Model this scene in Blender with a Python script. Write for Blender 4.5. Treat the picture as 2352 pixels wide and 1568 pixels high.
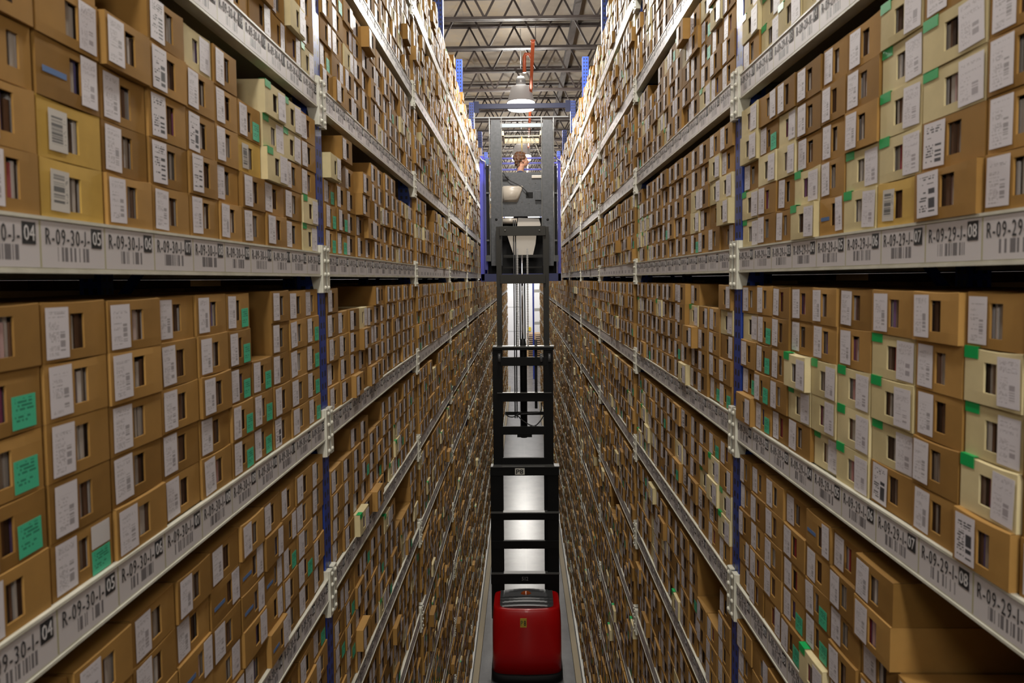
import bpy, bmesh, math, random
import numpy as np
from mathutils import Matrix, Vector, Euler

for o in list(bpy.data.objects):
    bpy.data.objects.remove(o)
random.seed(7)
nrng = np.random.default_rng(11)
S = bpy.context.scene
COL = S.collection
R = math.radians

# ------------------------------------------------------------------ camera
EYE = 5.9                      # height of the lens above the floor
IW, IH = 2352.0, 1568.0
FPX = 1568.0                   # 24 mm on a 36 mm wide sensor
PITCH, ROLL = R(2.95), R(-0.53)
VPX, VPY = 1200.0, 640.0       # where the aisle direction meets the picture
yaw, shy = 0.0153, -0.0268
for _ in range(30):
    Rm = Matrix.Rotation(yaw, 3, 'Z') @ Matrix.Rotation(math.pi/2 - PITCH, 3, 'X') @ Matrix.Rotation(ROLL, 3, 'Z')
    d = Rm.transposed() @ Vector((0, 1, 0))
    px = IW/2 + FPX*d.x/-d.z
    py = IH/2 - FPX*d.y/-d.z + shy*IW
    yaw += (VPX - px)/FPX
    shy += (VPY - py)/IW
cam_data = bpy.data.cameras.new('camera')
cam = bpy.data.objects.new('camera', cam_data)
COL.objects.link(cam)
cam_data.sensor_width = 36.0
cam_data.lens = 36.0*FPX/IW
cam_data.shift_y = shy
cam_data.clip_start = 0.05
cam_data.clip_end = 200
cam_data.dof.use_dof = True
cam_data.dof.focus_distance = 9.0
cam_data.dof.aperture_fstop = 5.6
cam.location = (0, 0, EYE)
cam.rotation_euler = Rm.to_euler()
S.camera = cam

def P(px, py, Y):
    """world point seen at picture point (px, py) at distance Y down the aisle"""
    v = Rm @ Vector(((px - IW/2)/FPX, (IH/2 - py + shy*IW)/FPX, -1.0))
    t = Y/v.y
    return Vector((v.x*t, Y, EYE + v.z*t))
def project(x, y, z):
    d = Rm.transposed() @ Vector((x, y, z - EYE))
    if d.z > -0.05: return None
    return (IW/2 + FPX*d.x/-d.z, IH/2 - FPX*d.y/-d.z + shy*IW)

# ------------------------------------------------------------------ view and world
S.view_settings.view_transform = 'Standard'
S.view_settings.look = 'None'
S.view_settings.gamma = 1.0
S.view_settings.use_curve_mapping = False
S.view_settings.exposure = 0.0
W = bpy.data.worlds.new('world'); S.world = W
W.use_nodes = True
W.node_tree.nodes['Background'].inputs[0].default_value = (1.0, 0.93, 0.84, 1)
W.node_tree.nodes['Background'].inputs[1].default_value = 0.006
LAMP_Y = [-17.8, -11.1, -4.4, 2.3, 9.0, 15.7, 22.4, 29.1, 35.8, 42.5]
LAMP_H = EYE + 3.84
LAMP_POWER = 420.0
LAMP_COLOR = (1.0, 0.955, 0.88)
# added soft flash, unseen behind and above the lens, to brighten the near cartons
fl = bpy.data.lights.new('added_flash', 'AREA'); fl.shape = 'DISK'; fl.size = .45; fl.energy = 12.0; fl.color = (1.0, .95, .87)
flo = bpy.data.objects.new('added_flash', fl); COL.objects.link(flo)
flo.location = (0.0, -.55, EYE+.75); flo.rotation_euler = (R(84), 0, 0)

# ------------------------------------------------------------------ material helpers
def newmat(name, col=(.5, .5, .5), rough=.6, metal=0.0, spec=.5):
    m = bpy.data.materials.new(name); m.use_nodes = True
    b = m.node_tree.nodes['Principled BSDF']
    b.inputs['Base Color'].default_value = (*col, 1)
    b.inputs['Roughness'].default_value = rough
    b.inputs['Metallic'].default_value = metal
    if 'Specular IOR Level' in b.inputs: b.inputs['Specular IOR Level'].default_value = spec
    return m
def N(m, t, **kw):
    n = m.node_tree.nodes.new(t)
    for k, v in kw.items(): setattr(n, k, v)
    return n
def L(m, a, b): m.node_tree.links.new(a, b)
def val(m, x):
    return x
def math_node(m, op, a, b=None, c=None):
    n = N(m, 'ShaderNodeMath', operation=op)
    for i, x in enumerate((a, b, c)):
        if x is None: continue
        if isinstance(x, (int, float)): n.inputs[i].default_value = x
        else: L(m, x, n.inputs[i])
    return n.outputs[0]
def mixcol(m, f, a, b):
    n = N(m, 'ShaderNodeMix', data_type='RGBA')
    if isinstance(f, (int, float)): n.inputs[0].default_value = f
    else: L(m, f, n.inputs[0])
    for i, x in ((6, a), (7, b)):
        if isinstance(x, tuple): n.inputs[i].default_value = (*x, 1)
        else: L(m, x, n.inputs[i])
    return n.outputs[2]
def BS(m): return m.node_tree.nodes['Principled BSDF']
def rnd_out(m):
    a = N(m, 'ShaderNodeAttribute', attribute_name='rnd')
    return a.outputs['Fac']
def objcoord(m):
    return N(m, 'ShaderNodeTexCoord').outputs['Object']
def noise(m, scale, detail=3, vec=None, rough=.6):
    n = N(m, 'ShaderNodeTexNoise'); n.inputs['Scale'].default_value = scale
    n.inputs['Detail'].default_value = detail; n.inputs['Roughness'].default_value = rough
    if vec is not None: L(m, vec, n.inputs['Vector'])
    return n.outputs['Fac']
def ramp(m, f, stops):
    n = N(m, 'ShaderNodeValToRGB')
    e = n.color_ramp.elements
    while len(e) < len(stops): e.new(.5)
    for i, (p, c) in enumerate(stops):
        e[i].position = p; e[i].color = (*c, 1)
    L(m, f, n.inputs[0])
    return n.outputs[0]
def bump(m, h, strength=.2, dist=.01):
    n = N(m, 'ShaderNodeBump'); n.inputs['Strength'].default_value = strength
    n.inputs['Distance'].default_value = dist
    L(m, h, n.inputs['Height']); L(m, n.outputs[0], BS(m).inputs['Normal'])

def card(name, dark, light, sat=0.1):
    m = newmat(name, dark, .75, spec=.25)
    r = rnd_out(m)
    g = N(m, 'ShaderNodeNewGeometry').outputs['Position']
    n1 = noise(m, 9, 4, g)
    base = mixcol(m, r, dark, light)
    f = math_node(m, 'MULTIPLY_ADD', n1, .5, .72)
    mx = N(m, 'ShaderNodeMix', data_type='RGBA', blend_type='MULTIPLY'); mx.inputs[0].default_value = 1
    L(m, base, mx.inputs[6])
    cb = N(m, 'ShaderNodeCombineXYZ')
    for i in range(3): L(m, f, cb.inputs[i])
    L(m, cb.outputs[0], mx.inputs[7])
    L(m, mx.outputs[2], BS(m).inputs['Base Color'])
    return m
M = {}
M['brown'] = card('brown_cardboard', (.235, .122, .027), (.42, .235, .066))
M['yellow'] = card('yellow_cardboard', (.52, .33, .07), (.58, .38, .10))
M['cream'] = card('cream_cardboard', (.58, .485, .26), (.70, .60, .35))
M['plain'] = M['brown']
m = newmat('file_folders', (.3, .25, .2), .8); M['folder'] = m
L(m, ramp(m, rnd_out(m), [(0, (.03, .015, .008)), (.35, (.16, .08, .04)), (.5, (.38, .34, .30)), (.86, (.60, .57, .56)), (.93, (.4, .03, .04)), (1, (.1, .14, .35))]), BS(m).inputs['Base Color'])
M['hollow'] = newmat('shaded_carton_inside', (.035, .018, .009), .9)  # shade of the window recess put into the cardboard colour
M['green'] = newmat('green_tape', (.0, .36, .085), .35)
m = newmat('teal_sticker', (.05, .52, .28), .55); M['teal'] = m

def uv_xy(m):
    u = N(m, 'ShaderNodeUVMap'); u.uv_map = 'UVMap'
    s = N(m, 'ShaderNodeSeparateXYZ'); L(m, u.outputs[0], s.inputs[0])
    return s.outputs[0], s.outputs[1]
def inside(m, x, a, b):
    return math_node(m, 'MULTIPLY', math_node(m, 'GREATER_THAN', x, a), math_node(m, 'LESS_THAN', x, b))
def wn(m, *xs):
    n = N(m, 'ShaderNodeTexWhiteNoise', noise_dimensions='3D')
    c = N(m, 'ShaderNodeCombineXYZ')
    for i, x in enumerate(xs):
        if isinstance(x, (int, float)): c.inputs[i].default_value = x
        else: L(m, x, c.inputs[i])
    L(m, c.outputs[0], n.inputs['Vector'])
    return n.outputs['Value']
def print_marks(m, u, v, seed, bar, barn, lines, fill, cols, rows=24, horiz=True):
    """barcode block (u0,u1,v0,v1) and rows of small broken text lines"""
    b = math_node(m, 'MULTIPLY', inside(m, u, bar[0], bar[1]), inside(m, v, bar[2], bar[3]))
    t = math_node(m, 'FLOOR', math_node(m, 'MULTIPLY', v if horiz else u, barn))
    bars = math_node(m, 'LESS_THAN', wn(m, t, seed, 3.0), .62)
    b = math_node(m, 'MULTIPLY', b, bars)
    acc = b
    row = math_node(m, 'FLOOR', math_node(m, 'MULTIPLY', v, rows))
    fr = math_node(m, 'FRACT', math_node(m, 'MULTIPLY', v, rows))
    onrow = math_node(m, 'LESS_THAN', fr, .55)
    cell = math_node(m, 'FLOOR', math_node(m, 'MULTIPLY', u, cols))
    ink = math_node(m, 'GREATER_THAN', wn(m, cell, row, seed), 1 - fill)
    keep = math_node(m, 'GREATER_THAN', wn(m, row, seed, 9.0), .35)
    for (u0, u1, v0, v1) in lines:
        a = math_node(m, 'MULTIPLY', inside(m, u, u0, u1), inside(m, v, v0, v1))
        a = math_node(m, 'MULTIPLY', a, math_node(m, 'MULTIPLY', math_node(m, 'MULTIPLY', onrow, ink), keep))
        acc = math_node(m, 'MAXIMUM', acc, a)
    return acc
def paper(name, white, ink, **kw):
    m = newmat(name, white, .5)
    u, v = uv_xy(m)
    seed = math_node(m, 'FLOOR', math_node(m, 'MULTIPLY', rnd_out(m), 97.0))
    k = print_marks(m, u, v, seed, **kw)
    L(m, mixcol(m, k, white, ink), BS(m).inputs['Base Color'])
    return m
WHITE = (.66, .63, .67)
M['label'] = paper('paper_label', WHITE, (.33, .31, .33), bar=(.6, .82, .14, .56), barn=46,
                   lines=[(.12, .85, .78, .92), (.12, .55, .05, .74)], fill=.5, cols=34, rows=30)
M['label_wide'] = paper('wide_paper_label', WHITE, (.36, .33, .36), bar=(.55, .80, .12, .46), barn=40,
                   lines=[(.1, .9, .66, .93), (.1, .48, .08, .6)], fill=.42, cols=34, rows=34)
M['label_bold'] = paper('bold_paper_label', WHITE, (.05, .05, .06), bar=(.56, .86, .10, .62), barn=22,
                   lines=[(.15, .85, .72, .9), (.12, .48, .12, .66)], fill=.62, cols=16, rows=17)
M['label_beige'] = paper('beige_barcode_label', (.55, .52, .48), (.12, .12, .12), bar=(.14, .74, .16, .88), barn=60,
                   lines=[(.78, .92, .2, .85)], fill=.5, cols=24, rows=30)
m = M['teal']
u, v = uv_xy(m)
k = print_marks(m, u, v, 5.0, bar=(0, 0, 0, 0), barn=10, lines=[(.12, .9, .55, .92), (.1, .75, .1, .45)], fill=.6, cols=13, rows=9)
L(m, mixcol(m, k, (.06, .50, .29), (.02, .2, .12)), BS(m).inputs['Base Color'])
M['blueprint'] = newmat('blue_print', (.09, .17, .36), .7)

M['cream_steel'] = newmat('cream_painted_steel', (.60, .585, .49), .38)
m = M['cream_steel']
n1 = noise(m, 14, 5, N(m, 'ShaderNodeNewGeometry').outputs['Position'])
L(m, ramp(m, n1, [(.25, (.52, .51, .42)), (.6, (.66, .65, .56))]), BS(m).inputs['Base Color'])
M['deck'] = newmat('steel_shelf_deck', (.30, .29, .23), .6)
M['bolt'] = newmat('cream_bolt', (.62, .60, .50), .3, .3)
def post_mat(name, col):
    m = newmat(name, col, .4)
    co = N(m, 'ShaderNodeSeparateXYZ'); L(m, objcoord(m), co.inputs[0])
    nr = N(m, 'ShaderNodeSeparateXYZ'); L(m, N(m, 'ShaderNodeNewGeometry').outputs['Normal'], nr.inputs[0])
    fz = math_node(m, 'FRACT', math_node(m, 'MULTIPLY', co.outputs[2], 1/.0508))
    hz = inside(m, fz, .22, .70)
    def cols(c):
        a = math_node(m, 'ABSOLUTE', c)
        return inside(m, a, .010, .028)
    fy = math_node(m, 'GREATER_THAN', math_node(m, 'ABSOLUTE', nr.outputs[1]), .5)
    fx = math_node(m, 'GREATER_THAN', math_node(m, 'ABSOLUTE', nr.outputs[0]), .5)
    h = math_node(m, 'MAXIMUM', math_node(m, 'MULTIPLY', fy, cols(co.outputs[0])), math_node(m, 'MULTIPLY', fx, cols(co.outputs[1])))
    h = math_node(m, 'MULTIPLY', h, hz)
    L(m, mixcol(m, h, col, (.008, .01, .02)), BS(m).inputs['Base Color'])
    return m
M['blue'] = post_mat('blue_slotted_post', (.018, .05, .30))
M['blue_plain'] = newmat('blue_paint', (.03, .06, .36), .35)
# slot tags on the beams
def tagmat(name, far):
    m = newmat(name, (.62, .59, .60), .45)
    u, v = uv_xy(m)
    seed = math_node(m, 'FLOOR', math_node(m, 'MULTIPLY', rnd_out(m), 53.0))
    b = math_node(m, 'MULTIPLY', inside(m, u, .24, .72), inside(m, v, .14, .46))
    t = math_node(m, 'FLOOR', math_node(m, 'MULTIPLY', u, 64))
    b = math_node(m, 'MULTIPLY', b, math_node(m, 'LESS_THAN', wn(m, t, seed, 1.0), .6))
    if far:
        row = inside(m, v, .62, .86)
        t2 = math_node(m, 'FLOOR', math_node(m, 'MULTIPLY', u, 26))
        a = math_node(m, 'MULTIPLY', math_node(m, 'MULTIPLY', row, inside(m, u, .1, .76)), math_node(m, 'LESS_THAN', wn(m, t2, 2.0, 1.0), .42))
        a2 = math_node(m, 'MULTIPLY', inside(m, v, .58, .9), inside(m, u, .8, .94))
        b = math_node(m, 'MAXIMUM', b, math_node(m, 'MAXIMUM', a, a2))
    edge = math_node(m, 'MAXIMUM', math_node(m, 'LESS_THAN', u, .012), math_node(m, 'GREATER_THAN', u, .988))
    c = mixcol(m, edge, (.43, .41, .42) if far else (.60, .57, .58), (.40, .38, .22))  # far tag paper is darkened, the dimness down the aisle put into its colour
    L(m, mixcol(m, b, c, (.17, .16, .17)), BS(m).inputs['Base Color'])
    return m
M['tag'] = tagmat('shelf_tag_paper', False)
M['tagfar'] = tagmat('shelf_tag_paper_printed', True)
M['ink'] = newmat('black_ink', (.02, .02, .022), .6)
M['white_ink'] = newmat('white_print', (.62, .6, .6), .6)

# ------------------------------------------------------------------ object helpers
def setp(o, label=None, cat=None, group=None, kind=None):
    if label: o['label'] = label
    if cat: o['category'] = cat
    if group: o['group'] = group
    if kind: o['kind'] = kind
    return o
def empty(name, loc=(0, 0, 0), rot=0.0):
    o = bpy.data.objects.new(name, None); COL.objects.link(o)
    o.location = loc; o.rotation_euler = (0, 0, rot); o.empty_display_size = .05
    return o
def quad_mesh(name, V, UV, MI, RN, mats):
    V = np.asarray(V, dtype=np.float32); n = len(V)
    me = bpy.data.meshes.new(name)
    me.vertices.add(n*4); me.vertices.foreach_set('co', V.reshape(-1))
    me.loops.add(n*4); me.loops.foreach_set('vertex_index', np.arange(n*4, dtype=np.int32))
    me.polygons.add(n)
    me.polygons.foreach_set('loop_start', np.arange(0, n*4, 4, dtype=np.int32))
    me.polygons.foreach_set('loop_total', np.full(n, 4, dtype=np.int32))
    me.polygons.foreach_set('material_index', np.asarray(MI, dtype=np.int32))
    uvl = me.uv_layers.new(name='UVMap')
    uvl.data.foreach_set('uv', np.asarray(UV, dtype=np.float32).reshape(-1))
    at = me.attributes.new('rnd', 'FLOAT', 'FACE')
    at.data.foreach_set('value', np.asarray(RN, dtype=np.float32))
    for mm in mats: me.materials.append(mm)
    me.update(calc_edges=True)
    return me
UVQ = ((0, 0), (1, 0), (1, 1), (0, 1))
class Q:
    """quads with uv, material index and a random value"""
    def __init__(s): s.v = []; s.uv = []; s.mi = []; s.rn = []
    def quad(s, a, b, c, d, mi=0, rn=.5, uv=UVQ):
        s.v.append((a, b, c, d)); s.uv.append(uv); s.mi.append(mi); s.rn.append(rn)
    def box(s, x0, x1, y0, y1, z0, z1, mi=0, rn=.5, skip=''):
        if 'f' not in skip: s.quad((x0, y0, z0), (x1, y0, z0), (x1, y0, z1), (x0, y0, z1), mi, rn)
        if 'b' not in skip: s.quad((x1, y1, z0), (x0, y1, z0), (x0, y1, z1), (x1, y1, z1), mi, rn)
        if 'l' not in skip: s.quad((x0, y1, z0), (x0, y0, z0), (x0, y0, z1), (x0, y1, z1), mi, rn)
        if 'r' not in skip: s.quad((x1, y0, z0), (x1, y1, z0), (x1, y1, z1), (x1, y0, z1), mi, rn)
        if 't' not in skip: s.quad((x0, y0, z1), (x1, y0, z1), (x1, y1, z1), (x0, y1, z1), mi, rn)
        if 'u' not in skip: s.quad((x0, y1, z0), (x1, y1, z0), (x1, y0, z0), (x0, y0, z0), mi, rn)
        return s
    def mesh(s, name, mats): return quad_mesh(name, s.v, s.uv, s.mi, s.rn, mats)
    def obj(s, name, mats, parent=None, loc=None):
        o = bpy.data.objects.new(name, s.mesh(name, mats if isinstance(mats, list) else [mats]))
        COL.objects.link(o)
        if parent: o.parent = parent
        if loc: o.location = loc
        return o
class B:
    """bmesh collector for bevelled boxes, tubes, lathes"""
    def __init__(s): s.bm = bmesh.new()
    def box(s, x0, x1, y0, y1, z0, z1, bev=0.0):
        x0, x1 = sorted((x0, x1)); y0, y1 = sorted((y0, y1)); z0, z1 = sorted((z0, z1))
        mt = Matrix.Translation(((x0+x1)/2, (y0+y1)/2, (z0+z1)/2)) @ Matrix.Diagonal((x1-x0, y1-y0, z1-z0, 1))
        r = bmesh.ops.create_cube(s.bm, size=1, matrix=mt)
        if bev:
            ed = list({e for v in r['verts'] for e in v.link_edges})
            bmesh.ops.bevel(s.bm, geom=ed, offset=bev, segments=2, profile=.6, affect='EDGES')
        return s
    def bar(s, a, b, w, d, up=(0, 0, 1)):
        a, b = Vector(a), Vector(b); t = (b-a); ln = t.length; t.normalize()
        x = t.cross(Vector(up))
        if x.length < 1e-4: x = t.cross(Vector((0, 1, 0)))
        x.normalize(); y = x.cross(t)
        mt = Matrix(((x.x, y.x, t.x, 0), (x.y, y.y, t.y, 0), (x.z, y.z, t.z, 0), (0, 0, 0, 1)))
        mt = Matrix.Translation((a+b)/2) @ mt @ Matrix.Diagonal((w, d, ln, 1))
        bmesh.ops.create_cube(s.bm, size=1, matrix=mt)
        return s
    def tube(s, pts, r, seg=8):
        pts = [Vector(p) for p in pts]; rings = []
        for i, p in enumerate(pts):
            t = (pts[min(i+1, len(pts)-1)] - pts[max(i-1, 0)]).normalized()
            x = t.cross(Vector((0, 1, 0)) if abs(t.y) < .9 else Vector((1, 0, 0))).normalized(); y = t.cross(x)
            rr = r[i] if isinstance(r, (list, tuple)) else r
            rings.append([s.bm.verts.new(p + (x*math.cos(k/seg*6.28319) + y*math.sin(k/seg*6.28319))*rr) for k in range(seg)])
        for a, b in zip(rings, rings[1:]):
            for k in range(seg):
                f = s.bm.faces.new((a[k], a[(k+1) % seg], b[(k+1) % seg], b[k])); f.smooth = True
        s.bm.faces.new(rings[0][::-1]); s.bm.faces.new(rings[-1])
        return s
    def lathe(s, c, prof, seg=20):
        c = Vector(c); rings = []
        for (r, z) in prof:
            rings.append([s.bm.verts.new(c + Vector((r*math.cos(k/seg*6.28319), r*math.sin(k/seg*6.28319), z))) for k in range(seg)])
        for a, b in zip(rings, rings[1:]):
            for k in range(seg):
                f = s.bm.faces.new((a[k], a[(k+1) % seg], b[(k+1) % seg], b[k])); f.smooth = True
        s.bm.faces.new(rings[0][::-1]); s.bm.faces.new(rings[-1])
        return s
    def ball(s, c, r, seg=12, rot=None):
        r = r if isinstance(r, (tuple, list)) else (r, r, r)
        mt = Matrix.Translation(c) @ (rot.to_4x4() if rot else Matrix()) @ Matrix.Diagonal((*r, 1))
        q = bmesh.ops.create_uvsphere(s.bm, u_segments=seg, v_segments=max(6, seg//2+2), radius=1, matrix=mt)
        for v in q['verts']:
            for f in v.link_faces: f.smooth = True
        return s
    def prism(s, poly, y0, y1, axis='y'):
        def pt(a, b, c): return (a, c, b) if axis == 'y' else ((c, a, b) if axis == 'x' else (a, b, c))
        f = [s.bm.verts.new(pt(a, b, y0)) for a, b in poly]; g = [s.bm.verts.new(pt(a, b, y1)) for a, b in poly]
        s.bm.faces.new(f); s.bm.faces.new(g[::-1])
        for i in range(len(poly)):
            j = (i+1) % len(poly); s.bm.faces.new((f[j], f[i], g[i], g[j]))
        return s
    def obj(s, name, mat, parent=None, loc=None):
        bmesh.ops.recalc_face_normals(s.bm, faces=s.bm.faces)
        me = bpy.data.meshes.new(name); s.bm.to_mesh(me); s.bm.free()
        for mm in (mat if isinstance(mat, list) else [mat]): me.materials.append(mm)
        o = bpy.data.objects.new(name, me); COL.objects.link(o)
        if loc is not None:
            o.location = loc
            me.transform(Matrix.Translation(-Vector(loc)))
        if parent:
            o.parent = parent
            o.matrix_parent_inverse = Matrix.Translation(parent.location).inverted()
        return o
_text_cache = {}
def text_mesh(txt, h, squeeze=1.0):
    """flat lettering, cap height h, lower left at origin, in the xz plane facing -y"""
    key = (txt, h, squeeze)
    if key in _text_cache: return _text_cache[key]
    cu = bpy.data.curves.new('lettering', 'FONT'); cu.body = txt; cu.size = h/.70; cu.resolution_u = 2
    cu.extrude = .0002
    cu.space_character = 1.22 if len(txt) > 4 else 1.0
    if txt in ('P8', '8', 'P', '512'): cu.offset = cu.size*.022
    cu_size = cu.size
    ob = bpy.data.objects.new('t', cu); COL.objects.link(ob)
    dg = bpy.context.evaluated_depsgraph_get(); dg.update()
    me = bpy.data.meshes.new_from_object(ob.evaluated_get(dg))
    bpy.data.objects.remove(ob)
    if 'J' in txt:
        # lift the letter J onto the baseline like the printed labels
        tb = bmesh.new(); tb.from_mesh(me); seen = set()
        for v0 in tb.verts:
            if v0 in seen: continue
            isl = []; st = [v0]; seen.add(v0)
            while st:
                v = st.pop(); isl.append(v)
                for e in v.link_edges:
                    o2 = e.other_vert(v)
                    if o2 not in seen: seen.add(o2); st.append(o2)
            lo = min(v.co.y for v in isl); hi = max(v.co.y for v in isl)
            if lo < -.08*cu_size:
                for v in isl: v.co.y = (v.co.y-lo)/(hi-lo)*hi
        tb.to_mesh(me); tb.free()
    xs = [v.co.x for v in me.vertices]; x0 = min(xs); x1 = max(xs)
    me.transform(Matrix.Rotation(math.pi/2, 4, 'X') @ Matrix.Diagonal((squeeze, 1, 1, 1)) @ Matrix.Translation((-x0, 0, 0)))
    _text_cache[key] = (me, (x1-x0)*squeeze)
    return _text_cache[key]
def put_text(txt, h, mat, name, parent, loc, squeeze=1.0, fit=None):
    me, w = text_mesh(txt, h, squeeze)
    if fit:
        me, w = text_mesh(txt, h, squeeze*fit/w)
    o = bpy.data.objects.new(name, me); COL.objects.link(o)
    if not me.materials: me.materials.append(mat)
    if parent: o.parent = parent
    o.location = loc
    return o

# ------------------------------------------------------------------ room
AW_L, AW_R = -.82, .86         # faces of the two racks
BAY = 2.44
Y0 = 2.83                      # first uprights ahead of the lens
NB = 14                        # last full bay index
RX = 11.0
floor_m = newmat('polished_concrete', (.40, .40, .41), .28, 0, .22)
m = floor_m
g = N(m, 'ShaderNodeNewGeometry').outputs['Position']
n1 = noise(m, 2.2, 6, g); n2 = noise(m, 40, 2, g)
sp = N(m, 'ShaderNodeSeparateXYZ'); L(m, g, sp.inputs[0])
seam = math_node(m, 'LESS_THAN', math_node(m, 'ABSOLUTE', math_node(m, 'SUBTRACT', sp.outputs[0], P(1208, 1250, 15)[0])), .008)
fy = math_node(m, 'FRACT', math_node(m, 'MULTIPLY', sp.outputs[1], 1/4.6))
seam = math_node(m, 'MAXIMUM', seam, math_node(m, 'LESS_THAN', fy, .0025))
c = ramp(m, n1, [(.3, (.11, .11, .114)), (.7, (.17, .17, .177))])
L(m, mixcol(m, seam, c, (.16, .16, .16)), BS(m).inputs['Base Color'])
L(m, math_node(m, 'MULTIPLY_ADD', n2, .12, .19), BS(m).inputs['Roughness'])
setp(B().box(-RX, RX, -22, 52, -.2, 0).obj('floor', floor_m), kind='structure')
ceil_m = newmat('insulated_ceiling', (.42, .37, .31), .8)
m = ceil_m
g = N(m, 'ShaderNodeNewGeometry').outputs['Position']
n1 = noise(m, .9, 6, g, .7)
sp = N(m, 'ShaderNodeSeparateXYZ'); L(m, g, sp.inputs[0])
f1 = math_node(m, 'LESS_THAN', math_node(m, 'FRACT', math_node(m, 'MULTIPLY', sp.outputs[0], 1/1.22)), .012)
f2 = math_node(m, 'LESS_THAN', math_node(m, 'FRACT', math_node(m, 'MULTIPLY', sp.outputs[1], 1/2.44)), .006)
c = ramp(m, n1, [(.3, (.20, .175, .15)), (.5, (.27, .235, .19)), (.72, (.34, .27, .17))])
L(m, mixcol(m, math_node(m, 'MAXIMUM', f1, f2), c, (.22, .2, .18)), BS(m).inputs['Base Color'])
CH = EYE + 5.62
setp(B().box(-RX, RX, -22, 52, CH, CH+.2).obj('ceiling', ceil_m), kind='structure')
wall_m = newmat('white_wall_paint', (.74, .76, .80), .6)
WY = 48.0
setp(B().box(-RX, RX, WY, WY+.2, 0, CH).obj('wall_back', wall_m), kind='structure')
setp(B().box(-RX, RX, -22, -21.8, 0, CH).obj('wall_front', wall_m), kind='structure')
setp(B().box(-RX-.2, -RX, -22, 52, 0, CH).obj('wall_left', wall_m), kind='structure')
setp(B().box(RX, RX+.2, -22, 52, 0, CH).obj('wall_right', wall_m), kind='structure')

# roof joists
steel = newmat('dark_brown_steel', (.055, .04, .035), .5, .1)
m = steel
n1 = noise(m, 5, 3, N(m, 'ShaderNodeNewGeometry').outputs['Position'])
L(m, ramp(m, n1, [(.3, (.022, .013, .011)), (.7, (.045, .034, .030))]), BS(m).inputs['Base Color'])
HB = EYE + 4.60; HT = EYE + 5.52
JY0 = 4.6*FPX/523.0; JD = 1.52
ordn = ['first', 'second', 'third', 'fourth', 'fifth', 'sixth', 'seventh', 'eighth', 'ninth', 'tenth', 'eleventh', 'twelfth', 'thirteenth', 'fourteenth', 'fifteenth', 'sixteenth', 'seventeenth', 'eighteenth', 'nineteenth', 'twentieth', 'twenty-first', 'twenty-second', 'twenty-third', 'twenty-fourth', 'twenty-fifth']
j = -1
n_j = 0
while JY0 + j*JD < 47.5:
    y = JY0 + j*JD
    root = empty('roof_joist', (0, y, HB))
    setp(root, 'dark steel open-web roof joist, %s across the aisle counting from the camera' % ordn[min(j+1, 24)], 'joist', 'open-web roof joists')
    bb = B().box(-RX, RX, y-.055, y-.012, HB-.05, HB).box(-RX, RX, y+.012, y+.055, HB-.05, HB)
    bb.obj('bottom_chord', steel, root)
    B().box(-RX, RX, y-.055, y-.012, HT, HT+.06).box(-RX, RX, y+.012, y+.055, HT, HT+.06).obj('top_chord', steel, root)
    w = B(); x = -1.12 - 9*.985
    while x < RX-1:
        w.bar((x, y, HT+.01), (x+.4925, y, HB-.01), .036, .036)
        w.bar((x+.4925, y, HB-.01), (x+.985, y, HT+.01), .036, .036)
        x += .985
    w.obj('web', steel, root)
    j += 1
# girder running down the aisle under the roof
gx = 1.14
gr = empty('roof_girder', (gx, 10, HT-.2))
setp(gr, 'dark steel girder running lengthwise under the roof above the right rack', 'girder')
B().box(gx-.06, gx+.06, -21, 47.9, HT-.16, HT-.14).box(gx-.008, gx+.008, -21, 47.9, HT-.14, HT-.02).box(gx-.06, gx+.06, -21, 47.9, HT-.02, HT-.001).obj('girder_profile', steel, gr)
# red sprinkler pipe
redpipe = newmat('red_pipe_paint', (.42, .085, .03), .45)
pz = EYE + 4.3
y1 = 12.4; px_ = P(1224, 95, y1)
sp_root = empty('sprinkler_pipe', (px_.x, y1, px_.z))
setp(sp_root, 'orange red sprinkler pipe hanging under the roof joists above the aisle', 'pipe')
pe = P(1221, 240, 17.0)
B().tube([(px_.x, y1, px_.z), (px_.x+.01, 22, px_.z), (px_.x+.02, 47.5, px_.z)], .035, 10).tube([(px_.x, y1, px_.z), (px_.x, y1, px_.z+.02)], .045, 10).obj('main_pipe', redpipe, sp_root)
zb = P(1212, 134, 12.9)
B().tube([(px_.x, 13.4, px_.z), (px_.x-.05, 13.4, px_.z+.1), (px_.x-.13, 13.4, px_.z+.1), (px_.x-.15, 13.4, px_.z+.05), (px_.x-.15, 13.4, px_.z-.25)], .035, 10).obj('branch_pipe', redpipe, sp_root)
B().bar((px_.x, 14.7, px_.z), (px_.x, 14.7, HB-.02), .015, .015).bar((px_.x, 19.2, px_.z), (px_.x, 19.2, HB-.02), .015, .015).bar((px_.x+.05, y1+.1, px_.z+.02), (px_.x+.05, y1+.1, HB-.02), .015, .015).obj('pipe_hanger', steel, sp_root)

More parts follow.
